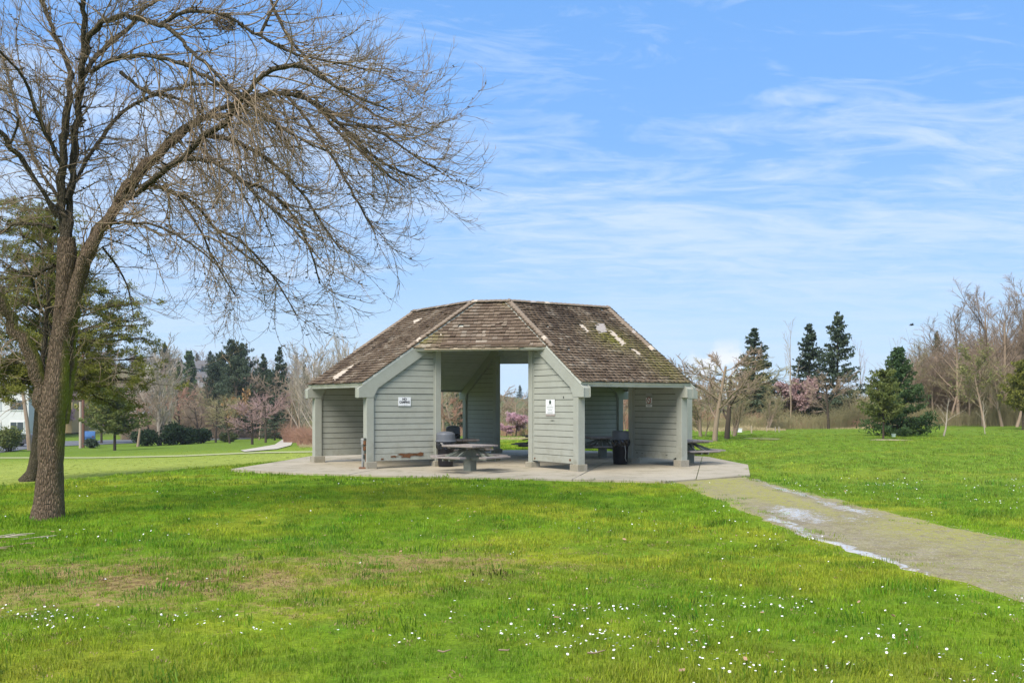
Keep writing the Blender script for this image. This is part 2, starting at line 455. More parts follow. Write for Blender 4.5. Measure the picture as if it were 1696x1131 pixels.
# ------------------------------------------------------------------ region masks for the grass
PAD = [(-8.35, 29.7), (-6.2, 28.1), (-3.6, 27.1), (.1, 26.0), (3.8, 24.9), (6.45, 27.1), (7.5, 31.8), (7.2, 36.5), (5.2, 40.6), (1, 42.3), (-4, 41.6), (-7.4, 37.6)]
def inside_poly(x, y, poly):
    x = np.asarray(x); y = np.asarray(y); c = np.ones(x.shape, bool)
    for (x0, y0), (x1, y1) in zip(poly, poly[1:]+poly[:1]):
        c &= ((x1-x0)*(y-y0)-(y1-y0)*(x-x0)) > 0
    return c
PATH_L = [(1108, 796), (1190, 830), (1300, 880), (1425, 920), (1560, 962), (1696, 1003), (1900, 1065), (2400, 1230)]
PATH_R = [(1240, 790), (1330, 813), (1430, 838), (1540, 864), (1620, 880), (1696, 894), (1900, 935), (2500, 1020)]
def resample(P, n):
    P = np.array(P, float); d = np.r_[0, np.cumsum(np.linalg.norm(np.diff(P, axis=0), axis=1))]; t = np.linspace(0, d[-1], n)
    return np.stack([np.interp(t, d, P[:, i]) for i in range(P.shape[1])], 1)
pl = resample([ground_pt(*p)[:2] for p in PATH_L], 120); pr = resample([ground_pt(*p)[:2] for p in PATH_R], 120)
def path_dist(x, y):
    """signed distance inside (<0) the wet path, approximate"""
    c = (pl+pr)/2; w = np.linalg.norm(pr-pl, axis=1)/2
    x = np.asarray(x); y = np.asarray(y); best = np.full(x.shape, 99.)
    for i in range(0, 120, 2):
        best = np.minimum(best, np.hypot(x-c[i, 0], y-c[i, 1])-w[i]*.93)
    return best

def tone(x, y):
    """grass colour (albedo) over the ground"""
    n1 = fbm(x/2.3, y/2.3, 21, 4); n2 = fbm(x/.55, y/.55, 33, 3); n3 = fbm(x/7., y/7., 41, 3)
    lush = np.array([.185, .305, .018]); yel = np.array([.31, .355, .028]); dark = np.array([.105, .215, .016]); mown = np.array([.36, .42, .085]); dead = np.array([.33, .27, .09])
    c = lush+(yel-lush)*sstep(.45, .72, n1)[..., None]
    c = c+(dark-c)*(sstep(.55, .32, n2)*.6)[..., None]
    s = -.92*(x+12.9)+.39*(y-23)
    c = c+(dark*1.2-c)*(sstep(0, 6, -s)*sstep(-2, -8, x)*sstep(13, 17, y)*sstep(34, 28, y)*.05)[..., None]
    c = c+(mown-c)*(sstep(.5, 5, s)*(.75*sstep(75, 40, y)+.35))[..., None]
    c = c+(np.array([.14, .225, .035])-c)*(sstep(50, 85, y)*.75)[..., None]
    right = sstep(3, 9, x)*sstep(14, 24, y)
    c = c+(np.array([.19, .29, .045])-c)*(right*.5)[..., None]
    c = c+(np.array([.17, .135, .085])*(.7+.6*fbm(x/9, y/9, 15, 3))[..., None]-c)*(sstep(150, 190, y)*.9)[..., None]
    k = dead_mask(x, y)
    c = c+(dead-c)*(k*.5)[..., None]
    yfront = sstep(9.2, 7.0, y)*sstep(.38, .6, fbm(x/1.5, y/1.5, 55, 3))
    c = c+(np.array([.29, .29, .03])-c)*(yfront*.6)[..., None]
    return c
def dead_mask(x, y):
    g = dead_env(x, y)
    n = fbm(x/.28, y/.28, 77, 4)
    return g*sstep(.46, .56, n+.06*g)
def dead_env(x, y):
    g = np.zeros(np.shape(x))
    for cx, cy, rx, ry, am in ((-3.9, 11.3, 3.2, 1.9, .9), (-1.3, 12.2, 2.2, 1.5, .75), (-5.5, 9.8, 1.4, .8, .8), (.2, 12.2, 1.6, .9, .45), (-2.4, 9.5, 1.2, .6, .5)):
        g = np.maximum(g, am*np.exp(-((x-cx)/rx)**2-((y-cy)/ry)**2))
    return g

# ------------------------------------------------------------------ setting: lawn, pad, paths
def axis(lo, hi, fine, near, far_mult=1.12):
    a = [near[0]]; s = fine
    b = list(np.arange(near[0], near[1], fine))
    up = [near[1]]; s = fine
    while up[-1] < hi: s *= far_mult; up.append(up[-1]+s)
    dn = [near[0]]; s = fine
    while dn[-1] > lo: s *= far_mult; dn.append(dn[-1]-s)
    return np.array(sorted(set(dn[1:]))+b+up)
xs = axis(-900, 900, .25, (-17, 15)); ys = axis(-80, 2500, .25, (5, 45), 1.07)
Xg, Yg = np.meshgrid(xs, ys); Zg = terrain(Xg, Yg)
pdist = path_dist(Xg, Yg); Zg = Zg+0*pdist
V = np.stack([Xg, Yg, Zg], -1).reshape(-1, 3)
ny, nx = Xg.shape; I = np.arange(ny*nx).reshape(ny, nx)
Q = np.stack([I[:-1, :-1], I[:-1, 1:], I[1:, 1:], I[1:, :-1]], -1).reshape(-1, 4)
tc_ = tone(Xg, Yg).reshape(-1, 3)*np.array([1, .97, 1])
tc_ = np.c_[tc_, np.ones(len(tc_))]
lawn = bpy.data.objects.new('lawn', np_mesh('lawn', V, Q, LAWN, True, {'tone': ('POINT', 'FLOAT_COLOR', tc_), 'dead': ('POINT', 'FLOAT', dead_env(Xg, Yg))}))
link(lawn); tag(lawn, kind='structure')

def clip_poly(P, a, b, c):
    """keep a*x+b*y<=c"""
    out = []
    for i in range(len(P)):
        p, q = P[i], P[(i+1) % len(P)]; dp = a*p[0]+b*p[1]-c; dq = a*q[0]+b*q[1]-c
        if dp <= 0: out.append(p)
        if dp*dq < 0: t = dp/(dp-dq); out.append((p[0]+(q[0]-p[0])*t, p[1]+(q[1]-p[1])*t))
    return out
pad = empty('concrete_pad', (0, 34, 0)); tag(pad, kind='structure')
ca, sa = math.cos(TH), math.sin(TH)
cuts_u = [-9.5, -6.1, -3.05, 0.1, 3.2, 6.3, 9.5]; cuts_v = [-11, -6.6, -3.4, -.1, 3.1, 6.4, 10]
for u0, u1 in zip(cuts_u, cuts_u[1:]):
    for v0, v1 in zip(cuts_v, cuts_v[1:]):
        P = [(p[0], p[1]-34) for p in PAD]; g = .011
        for a, b, c in ((ca, sa, u1-g), (-ca, -sa, -u0-g), (-sa, ca, v1-g), (sa, -ca, -v0-g)):
            P = clip_poly(P, a, b, c)
            if len(P) < 3: break
        if len(P) < 3: continue
        dz = random.uniform(-.008, .006)
        G().prism([(p[0], p[1], -.16) for p in P], [(p[0], p[1], dz) for p in P]).obj('slab', CONC, pad)

def ribbon(name, Lp, Rp, n, m, mat_, off, attrs=None, jag=.0, wfun=None):
    Lr = resample(Lp, n); Rr = resample(Rp, n); t = np.linspace(0, 1, m)
    P = Lr[:, None]*(1-t)[None, :, None]+Rr[:, None]*t[None, :, None]
    if jag:
        s = (fbm(P[..., 0]/.5, P[..., 1]/.5, 5, 3)-.5)*jag*np.abs(2*t-1)[None]**3
        d = (Rr-Lr); d /= np.linalg.norm(d, axis=1, keepdims=True)
        P = P+d[:, None]*s[..., None]
    z = terrain(P[..., 0], P[..., 1])+off
    if jag: z = z-.07*sstep(.93, 1., np.abs(2*t-1))[None]-.0*z
    V = np.concatenate([P, z[..., None]], -1).reshape(-1, 3)
    I = np.arange(n*m).reshape(n, m)
    Q = np.stack([I[:-1, :-1], I[:-1, 1:], I[1:, 1:], I[1:, :-1]], -1).reshape(-1, 4)
    at = None
    if wfun is not None: at = {k: ('POINT', 'FLOAT', f(P, t[None]*np.ones((n, 1)), np.linspace(0, 1, n)[:, None]*np.ones((1, m))).ravel()) for k, f in wfun.items()}
    o = bpy.data.objects.new(name, np_mesh(name, V, Q, mat_, True, at)); link(o); tag(o, kind='structure'); return o
def path_mat():
    m, t, b = mat('wet_gravel_path', .9, .35)
    co = wpos(t); wet = attr(t, 'wet'); ms = attr(t, 'moss')
    n = t.noise(co, 3, 8, .7); f = t.noise(co, 55, 4, .75); g = t.noise(t.scale(co, (1, 1, 1), (3, 4, 5)), 9, 6, .7)
    k = t.mix(t.ramp(n, [(.3, 0), (.7, 1)]), (.27, .225, .155), (.40, .345, .25))
    k = t.mix(t.ramp(f, [(.36, .85), (.58, 0)]), k, (.11, .085, .055))
    k = t.mix(t.ramp(t.noise(uv, 1.7, 7, .7) if False else t.noise(co, 1.6, 7, .7), [(.47, 0), (.60, .75)]), k, (.17, .13, .08))
    k = t.mix(t.ramp(t.noise(co, 13, 6, .75), [(.55, 0), (.66, .6)]), k, (.50, .45, .36))
    mk = t.math('MULTIPLY', ms, t.ramp(g, [(.38, 0), (.52, .95)]))
    k = t.mix(mk, k, (.30, .285, .06))
    uv = t.new('ShaderNodeCombineXYZ', {0: t.math('MULTIPLY', attr(t, 'pu'), 11.), 1: t.math('MULTIPLY', attr(t, 'pv'), 26.)}).outputs[0]
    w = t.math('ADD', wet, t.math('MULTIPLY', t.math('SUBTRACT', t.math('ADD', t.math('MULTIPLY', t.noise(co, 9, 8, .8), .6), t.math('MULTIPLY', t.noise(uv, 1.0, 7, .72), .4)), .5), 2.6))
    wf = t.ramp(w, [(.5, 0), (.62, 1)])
    damp = t.ramp(w, [(.25, 0), (.5, .45)])
    k = t.mix(damp, k, (.17, .14, .105))
    k = t.mix(wf, k, (.50, .455, .39))  # wet patches painted pale: the puddles' sky glare is put into the base colour
    t.l.new(k, b.inputs['Base Color'])
    t.l.new(t.math('SUBTRACT', .88, t.math('MULTIPLY', wf, .76)), b.inputs['Roughness'])
    t.l.new(t.math('ADD', .3, t.math('MULTIPLY', wf, .35)), b.inputs['Specular IOR Level'])
    bm = t.new('ShaderNodeBump', {'Height': t.math('ADD', f, n), 'Distance': .02, 'Strength': t.math('SUBTRACT', .8, t.math('MULTIPLY', wf, .78))})
    t.l.new(bm.outputs[0], b.inputs['Normal'])
    return m
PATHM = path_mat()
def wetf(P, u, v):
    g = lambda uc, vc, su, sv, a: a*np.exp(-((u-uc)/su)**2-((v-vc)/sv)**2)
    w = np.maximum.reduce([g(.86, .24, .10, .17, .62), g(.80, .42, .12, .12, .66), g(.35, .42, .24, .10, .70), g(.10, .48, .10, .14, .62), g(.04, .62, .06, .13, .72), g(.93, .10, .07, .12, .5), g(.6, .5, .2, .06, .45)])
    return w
def mossf(P, u, v):
    g = lambda uc, vc, su, sv, a: a*np.exp(-((u-uc)/su)**2-((v-vc)/sv)**2)
    return np.clip(.22+g(.5, .1, .35, .22, 1.)+g(.55, .33, .16, .14, .8)+g(.75, .6, .3, .12, .75)+g(.0, .1, .12, .5, .7)+g(1., .4, .1, .6, .7)+g(.4, .85, .5, .2, .3), 0, 1)
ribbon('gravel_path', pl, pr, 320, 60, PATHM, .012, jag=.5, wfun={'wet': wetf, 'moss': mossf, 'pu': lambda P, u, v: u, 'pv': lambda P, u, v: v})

PALEP = concrete_mat('pale_path', (.44, .39, .31), (.52, .47, .38), .3)
ASPH = concrete_mat('asphalt', (.115, .12, .13), (.15, .155, .165), .15)
def gpts(L): return [ground_pt(*p)[:2] for p in L]
ribbon('footpath', gpts([(398, 746.6), (420, 743), (455, 737), (468, 728), (490, 723)]), gpts([(405, 748.8), (458, 744.5), (482, 738), (486, 730), (500, 724.5)]), 40, 5, PALEP, .05)
ribbon('worn_track', gpts([(0, 757.5), (150, 757.5), (300, 754.4), (420, 749.0), (560, 747)]), gpts([(0, 759.3), (150, 759.3), (300, 756.4), (420, 751), (560, 749)]), 60, 3, concrete_mat('worn_earth', (.34, .36, .15), (.40, .40, .18), .2), .03)
ribbon('road', gpts([(-200, 762), (0, 750), (60, 742), (107, 739), (200, 735), (300, 730.5), (420, 727)]), gpts([(-200, 745), (0, 737), (60, 733), (107, 731), (200, 728.5), (300, 726.6), (420, 725)]), 60, 4, ASPH, .06)

# ------------------------------------------------------------------ the picnic shelter
shelter = empty('picnic_shelter', (CX, CY, 0), TH)
tag(shelter, 'sage green open picnic shelter with radiating plank walls and mossy shingle roof on concrete pad', 'picnic shelter')
rs = random.Random(3)
def fin(k, side):
    """one radiating wall: side=-1 left of entry k, +1 right"""
    T = rot2((side*A_, -B_), k); d = rot2((side*SQ, -SQ), k); n = (-d[1], d[0])
    def P(r, h, z): return (T[0]+r*d[0]+h*n[0], T[1]+r*d[1]+h*n[1], z)
    az = math.atan2(d[1], d[0])
    front = (k, side) in ((0, -1), (0, 1), (1, -1), (3, 1))
    # footings and posts
    for r, w, h in ((ROUT-.02, .36, .20), (RIN-.02, .34, .16)):
        G().box(P(r, 0, h/2-.02), (w+rs.uniform(-.02, .03), w+rs.uniform(-.02, .03), h+.04), az+rs.uniform(-.06, .06)).obj('footing', FOOT, shelter, bevel=.012)
    zb = .18
    G().box(P(ROUT, 0, (zb+2.12)/2), (.24, .24, 2.12-zb), az).obj('outer_post', PAINT, shelter, bevel=.008)
    zt = zr(RIN)-.3
    G().box(P(RIN, 0, (zt+.14)/2), (.20, .22, zt-.14), az).obj('inner_post', PAINT, shelter, bevel=.008)
    # sloping rafter boards with square tail
    def poly(pts, h0, h1, name, m=PAINT):
        G().prism([P(r, h0, z) for r, z in pts], [P(r, h1, z) for r, z in pts]).obj(name, m, shelter, bevel=.006)
    rt = RL+.07; off = .17; dep = .58
    poly([(.05, zr(.05)-off), (rt, zr(rt)-off), (rt, 2.11), (ROUT-.17, 2.11), (3.42, zr(3.42)-dep), (.05, zr(.05)-dep)], -.105, .105, 'rafter')
    # barge boards on both faces, 30 mm thick
    for sg in (-1, 1):
        a, b = sorted((sg*.107, sg*.13))
        poly([(.4, zr(.4)-.14), (rt+.02, zr(rt+.02)-.14), (rt+.02, 2.12), (ROUT-.1, 2.12), (3.36, zr(3.36)-.56), (.4, zr(.4)-.56)], a, b, 'barge_board')
    # boards
    wall = G()
    r0, r1 = RIN+.1, ROUT-.13
    rtop = lambda z: (ZT-dep+.04-z)*RL/(ZT-ZL)     # where the rafter bottom meets height z
    wall.prism([P(r0, -.03, .3), P(r1, -.03, .3), P(r1, -.03, min(2.3, zr(r1)-dep)), P(r0, -.03, zr(r0)-dep)],
               [P(r0, .03, .3), P(r1, .03, .3), P(r1, .03, min(2.3, zr(r1)-dep)), P(r0, .03, zr(r0)-dep)])
    wo = wall.obj('plank_wall', GAPM, shelter)
    z = .20; bh = .181; i = 0
    while True:
        z1 = z+(bh if i else .23)
        gap = .013+rs.uniform(-.003, .005)
        ra = min(r1, rtop(z)+.03); rb = min(r1, rtop(z1-gap)+.03)
        if ra < r0+.12: break
        rb = max(rb, r0+.02)
        th_ = .052+rs.uniform(0, .008) + (.014 if i == 0 else 0); tl = .010
        e0 = r0-.0+rs.uniform(0, .006); j = rs.uniform(-.003, .003)
        zz0 = z if i else z+rs.uniform(0, .02)
        # slightly lapped profile: thicker at the foot of each board
        A = [P(e0, -th_, zz0), P(ra-rs.uniform(0, .008), -th_, zz0+j), P(rb, -th_+tl, z1-gap), P(e0, -th_+tl, z1-gap+j)]
        B = [P(e0, th_, zz0), P(ra-rs.uniform(0, .008), th_, zz0+j), P(rb, th_-tl, z1-gap), P(e0, th_-tl, z1-gap+j)]
        G().prism(A, B).obj('board', PAINT, wo)
        z = z1; i += 1
        if z > 4.6: break
    # thin vertical trim next to the posts
    for r in (r0+.012, r1-.012):
        zt2 = min(2.35, zr(r)-dep) if r > 2 else zr(r)-dep+.03
        G().box(P(r, 0, (zt2+.24)/2), (.045, .136, zt2-.24), az).obj('corner_trim', PAINT, shelter)
    return P
FINS = {}
for k in range(4):
    for s in (-1, 1): FINS[(k, s)] = fin(k, s)

def panel(k, long_):
    """roof plane. returns function (u,s,lift)->building coords, half widths"""
    if long_:
        Ta, Tb = np.array(rot2((A_, -B_), k)), np.array(rot2((-A_, -B_), k+1)); d = np.array(rot2((SQ, -SQ), k)); run, drop = RL, ZT-ZL
        ws, we = np.linalg.norm(Tb-Ta)/2+.13, np.linalg.norm(Tb-Ta)/2+.13
    else:
        Ta, Tb = np.array(rot2((-A_, -B_), k)), np.array(rot2((A_, -B_), k)); d = np.array(rot2((0, -1), k)); run, drop = RM*SQ, (ZT-ZL)*RM/RL
        ws = A_; we = A_+RM*SQ
    U = (Tb-Ta)/np.linalg.norm(Tb-Ta); mid = (Ta+Tb)/2; L = math.hypot(run, drop)
    S = np.array([-d[0]*run/L, -d[1]*run/L, drop/L]); U3 = np.array([U[0], U[1], 0]); N = np.cross(U3, S); N = N if N[2] > 0 else -N
    O = np.array([mid[0]+d[0]*run, mid[1]+d[1]*run, ZT-drop])
    W = lambda u, s, h=0: tuple(O+U3*u+S*s+N*h)
    hw = lambda s: we+(ws-we)*s/L
    return W, hw, L, O, N, U3, S
roof = {}
def streakf(u, s, k): return float(np.clip(sstep(.50, .68, fbm(u/.35+k*7, s/2.2, 61, 3)), 0, 1))*.75
HOLES = {(0, True): [], (3, True): [], (0, False): []}
def holes_from_pix(k, long_, lst):
    W, hw, L, O, N, U3, S = panel(k, long_)
    for poly_ in lst:
        Q_ = []
        for p in poly_:
            q = pix_on_plane(p[0], p[1], O, N)-O; Q_.append((float(q@U3), float(q@S)))
        HOLES[(k, long_)].append(Q_)
holes_from_pix(0, True, [[(985, 537), (1001, 535), (1005, 548), (992, 550)], [(1007, 545), (1017, 549), (1036, 567), (1030, 571)], [(958, 535), (966, 538), (976, 548), (970, 549)], [(1046, 577), (1052, 578), (1062, 586), (1056, 586)]])
holes_from_pix(3, True, [[(684, 531), (698, 525), (698, 528), (686, 534)], [(552, 622), (585, 603), (584, 606), (556, 628)]])
holes_from_pix(0, False, [[(728, 550), (732, 550), (732, 555), (728, 555)]])
def in_hole(k, long_, u, s):
    for P in HOLES.get((k, long_), []):
        sg = [((P[(i+1) % 4][0]-P[i][0])*(s-P[i][1])-(P[(i+1) % 4][1]-P[i][1])*(u-P[i][0])) for i in range(4)]
        if all(v >= 0 for v in sg) or all(v <= 0 for v in sg): return True
    return False
mossc = {}
Wr, hwr, Lr_, Or, Nr, Ur, Sr = panel(0, True)
mq = pix_on_plane(1018, 562, Or, Nr)-Or; mossc[(0, True)] = [(float(mq@Ur), float(mq@Sr), .75, .75, 1.), (float(mq@Ur)+.9, float(mq@Sr)-1.5, .7, 1.5, .62)]
Wf, hwf, Lf_, Of, Nf, Uf, Sf = panel(0, False)
mq = pix_on_plane(700, 562, Of, Nf)-Of; mossc[(0, False)] = [(float(mq@Uf), float(mq@Sf), .45, .3, .9), (float(A_), Lf_, .25, .25, .9)]

def build_panel(k, long_):
    W, hw, L, O, N, U3, S = panel(k, long_)
    name = 'roof_panel'
    deck = G()
    e = -.02 if long_ else -.04
    top = [W(-hw(0), e, -.06), W(hw(0), e, -.06), W(hw(L), L+.02, -.06), W(-hw(L), L+.02, -.06)]
    bot = [W(-hw(0), e, -.14), W(hw(0), e, -.14), W(hw(L), L+.02, -.14), W(-hw(L), L+.02, -.14)]
    deck.prism(bot, top)
    po = deck.obj('roof_panel', PAINT_CEIL, shelter)
    # ceiling boards running along the eave
    nb = 24 if long_ else 12
    for i in range(nb):
        s0, s1 = .12+(L-.2)*i/nb, .12+(L-.2)*(i+1)/nb-.012
        q = -.16+rs.uniform(-.004, .004); g = .14 if long_ else .12
        G().prism([W(-hw(s0)+g, s0, q), W(hw(s0)-g, s0, q), W(hw(s1)-g, s1, q), W(-hw(s1)+g, s1, q)],
                  [W(-hw(s0)+g, s0, -.143), W(hw(s0)-g, s0, -.143), W(hw(s1)-g, s1, -.143), W(-hw(s1)+g, s1, -.143)]).obj('ceiling_board', PAINT_CEIL, po)
    # fascia under the eave
    w = hw(0)
    fz = .13 if long_ else .085
    d2 = (W(0, -.3)[0]-W(0, 0)[0], W(0, -.3)[1]-W(0, 0)[1]); nn = math.hypot(*d2); d2 = (d2[0]/nn*.035, d2[1]/nn*.035)
    a0 = W(-w+.02, .02, -.07); a1 = W(w-.02, .02, -.07)
    G().prism([a0, a1, (a1[0], a1[1], a1[2]-fz), (a0[0], a0[1], a0[2]-fz)],
              [(p[0]-d2[0], p[1]-d2[1], p[2]) for p in (a0, a1, (a1[0], a1[1], a1[2]-fz), (a0[0], a0[1], a0[2]-fz))]).obj('fascia', PAINT if long_ or k != 0 else TRIMWOOD, shelter)
    # shingles
    expo = .153; nrow = int(L/expo)
    joined = dict(v=[], f=[], rnd=[], moss=[], streak=[])
    pieces = []
    for j in range(-1, nrow+1):
        s0 = j*expo+.02; wv = rs.uniform(-.006, .006)
        if j == -1: s0 = -.03
        u = -hw(max(0, s0))-rs.uniform(0, .08)
        while u < hw(max(0, s0)):
            wd = rs.uniform(.10, .21); u0, u1 = u, u+wd-.006; u += wd
            jit = rs.gauss(0, .008)+wv; droop = rs.random()
            lift = rs.uniform(0, .010)+(.018 if droop > .965 else 0)
            sA = max(-.05, s0+jit); sB = min(s0+expo*1.45, L+.01)
            def cl(uu, s): h = hw(min(max(s, 0), L))+(.02 if long_ else -.005); return max(-h, min(h, uu))
            if cl(u1, sA)-cl(u0, sA) < .02 and cl(u1, sB)-cl(u0, sB) < .02: continue
            if sB-sA < .04: continue
            uc = (u0+u1)/2
            if j > 0 and in_hole(k, long_, uc, s0+expo*.5): continue
            if j > 2 and rs.random() < .004: continue
            bh_ = -.022 + lift; th_ = .022+rs.uniform(0, .008); tb = -.055
            sk = rs.uniform(-.004, .004)
            vs = [W(cl(u0, sA), sA, bh_), W(cl(u1, sA), sA+sk, bh_), W(cl(u1, sB), sB, tb), W(cl(u0, sB), sB, tb),
                  W(cl(u0, sA), sA, bh_+th_), W(cl(u1, sA), sA+sk, bh_+th_), W(cl(u1, sB), sB, tb+.012), W(cl(u0, sB), sB, tb+.012)]
            fs = [(3, 2, 1, 0), (4, 5, 6, 7), (0, 1, 5, 4), (1, 2, 6, 5), (2, 3, 7, 6), (3, 0, 4, 7)]
            if N[2]*0+np.cross(U3, S)[2] < 0: fs = [f[::-1] for f in fs]
            c = min(1, max(0, rs.gauss(.42, .24))) if rs.random() > .05 else rs.uniform(.8, 1)
            c = min(1, max(0, c+(float(vnoise(uc*1.7+k*9, j*.45, 8))-.5)*.55))
            mo = 0
            for mu, msn, ru, rv, am in mossc.get((k, long_), []): mo = max(mo, am*math.exp(-((uc-mu)/ru)**2-((s0-msn)/rv)**2))
            st = streakf(uc, s0, k+(5 if long_ else 0))*(.4 if not long_ else 1)
            pieces.append((vs, fs, c, mo, st))
    if k == 0 and not long_ and len(pieces) <= 320:
        for vs, fs, c, mo, st in pieces:
            g = G().add(vs, fs, c); me = g.mesh('shingle', SHINGLE)
            for nm, val in (('moss', mo), ('streak', st)):
                at = me.attributes.new(nm, 'FLOAT', 'FACE'); at.data.foreach_set('value', [val]*6)
            link(bpy.data.objects.new('shingle', me), po)
    else:
        V = np.array([p[0] for p in pieces]).reshape(-1, 3); n = len(pieces)
        Q = (np.array([p[1] for p in pieces])+(np.arange(n)*8)[:, None, None]).reshape(-1, 4)
        rep = lambda i: np.repeat([p[i] for p in pieces], 6)
        o = bpy.data.objects.new('shingles', np_mesh('shingles', V, Q, SHINGLE, False, {'rnd': ('FACE', 'FLOAT', rep(2)), 'moss': ('FACE', 'FLOAT', rep(3)), 'streak': ('FACE', 'FLOAT', rep(4))}))
        link(o, po); tag(o, kind='stuff')
    # bare sheathing where shingles are gone
    for hi, Pq in enumerate(HOLES.get((k, long_), [])):
        cu = sum(p[0] for p in Pq)/4; cs = sum(p[1] for p in Pq)/4
        ring = [(cu+(p[0]-cu)*1.1, cs+(p[1]-cs)*1.1) for p in Pq]
        rr = []
        for i in range(4):
            for tt in (0, .33, .66):
                a, b = ring[i], ring[(i+1) % 4]; rr.append((a[0]+(b[0]-a[0])*tt+rs.uniform(-.03, .03), a[1]+(b[1]-a[1])*tt+rs.uniform(-.03, .03)))
        if np.cross(U3, S)[2] < 0: rr = rr[::-1]
        o = G().prism([W(a, b, -.058) for a, b in rr], [W(a, b, -.012) for a, b in rr]).obj('bare_sheathing', GREYWOOD if hi == 0 and (k, long_) == (0, True) else PALEWOOD, po)
        o['label'] = 'pale bare wood where shingles have torn away'
    roof[(k, long_)] = (po, W, hw, L)
for k in range(4):
    build_panel(k, True); build_panel(k, False)

# caps: along the hips, the level top edge; flat deck closing the top
def cap_run(p0, p1, n, m, wdt=.13, lift=.03, seed=0):
    p0, p1 = Vector(p0), Vector(p1); t = (p1-p0).normalized(); q = random.Random(seed)
    for i in range(n):
        a = p0.lerp(p1, i/n)+Vector((0, 0, lift+q.uniform(-.004, .006))); b = p0.lerp(p1, (i+1.28)/n)+Vector((0, 0, lift+.018))
        sdv = t.cross(Vector((0, 0, 1))).normalized()*(wdt*q.uniform(.85, 1.1)); dn = Vector((0, 0, -.055))
        th_ = Vector((0, 0, .022))
        mm = m if q.random() > .12 else (GREYWOOD if q.random() > .4 else PALEWOOD)
        for sg in (-1, 1):
            A = [a, a+sdv*sg+dn, b+sdv*sg+dn, b]
            if sg > 0: A = A[::-1]
            G().prism([v-th_*0 for v in A], [v+th_ for v in A]).obj('cap_shingle', mm, shelter)
for k in range(4):
    for side in (-1, 1):
        T = rot2((side*A_, -B_), k); d = rot2((side*SQ, -SQ), k)
        cap_run((T[0]+RM*1.02*d[0], T[1]+RM*1.02*d[1], zr(RM*1.02)), (T[0], T[1], ZT), 17, CAPW, .10, .02, k*3+side)
    a = rot2((-A_, -B_), k); b = rot2((A_, -B_), k); c = rot2((-A_, -B_), k+1)
    cap_run((*a, ZT), (*b, ZT), 8, CAPW, .11, .02, 40+k); cap_run((*b, ZT), (*c, ZT), 22, CAPW, .11, .02, 60+k)
ring = [rot2((s*A_, -B_), k) for k in range(4) for s in (-1, 1)]
G().prism([(x, y, ZT-.16) for x, y in ring], [(x, y, ZT-.05) for x, y in ring]).obj('top_deck', PAINT_CEIL, shelter)
# loose rotten starter boards along the front eave
W, hw, L, O, N, U3, S = panel(0, False)
for (u0, u1, s0, h0, m) in ((-1.72, 1.25, -.07, -.075, TRIMWOOD), (-2.05, -1.5, -.02, -.06, GREYWOOD), (-1.2, 1.55, .05, .005, SHINGLE), (1.2, 2.1, -.03, -.05, TRIMWOOD)):
    G().prism([W(u0, s0, h0), W(u1, s0+.01, h0-.02), W(u1, s0+.09, h0), W(u0, s0+.09, h0)], [W(u0, s0, h0+.03), W(u1, s0+.01, h0+.015), W(u1, s0+.09, h0+.04), W(u0, s0+.09, h0+.04)]).obj('eave_strip', m, shelter)
# rotten places at the foot of walls
def blotch(P, r, z, w, h, hside, seed, m=ROT, name='rotten_patch'):
    q = random.Random(seed); n = 14; ringp = []
    for i in range(n):
        a = 2*math.pi*i/n; k_ = q.uniform(.45, 1.15); ringp.append((r+math.cos(a)*w/2*k_, z+math.sin(a)*h/2*k_))
    A = [P(a, hside*.064, b) for a, b in ringp]; B = [P(a, hside*.071, b) for a, b in ringp]
    G().prism(A, B).obj(name, m, shelter)
Pl = FINS[(0, -1)]; Pr = FINS[(0, 1)]; Prf = FINS[(1, -1)]
hs_l = 1; 
def vis_side(P):                       # which side of the wall faces the camera
    a = b2w(P(2.4, .1, 1)); b = b2w(P(2.4, -.1, 1)); c = np.array([0, 0, EYE])
    return 1 if np.linalg.norm(a-c) < np.linalg.norm(b-c) else -1
vl, vr, vrf = vis_side(Pl), vis_side(Pr), vis_side(Prf)
for r, z, w, h, sd_ in ((2.35, .36, .75, .16, 1), (1.95, .38, .4, .14, 2), (2.8, .34, .35, .06, 3), (3.2, .27, .12, .07, 9)): blotch(Pl, r, z, w, h, vl*(1.18 if z < .5 else 1), sd_)
for r, z, w, h, sd_ in ((3.3, .31, .10, .10, 4), (1.5, .28, .08, .05, 5), (2.2, 2.03, .04, .10, 6), (2.95, 2.12, .06, .09, 7), (2.4, 1.44, .22, .02, 8)):
    blotch(Pr, r, z, w, h, vr*(1.18 if z < .5 else .97), sd_, GAPM if z > .5 else ROT, 'weather_mark')
for r, z, w, h, sd_ in ((3.4, .22, .16, .10, 14), (1.6, .35, .10, .03, 15), (1.85, .34, .07, .03, 16), (3.0, .33, .12, .02, 17)): blotch(Prf, r, z, w, h, vrf*1.18, sd_, GAPM, 'weather_mark')
# gnawed corner on the foot of the left post
def post_mark(P, dr, dh, z, sx, sy, sz, m): G().box(P(ROUT+dr, dh, z), (sx, sy, sz), 0).obj('post_decay', m, shelter, bevel=.02)
q = random.Random(5)
for i in range(7):
    c = Pl(ROUT+.13, .0, .35+i*.085); G().box((c[0]+q.uniform(-.03, .05), c[1]+q.uniform(-.04, .04), c[2]), (.08, .14, .10+q.uniform(0, .05)), TH+q.uniform(0, 1)).obj('post_decay', ROT if i % 2 else GAPM, shelter, bevel=.015)

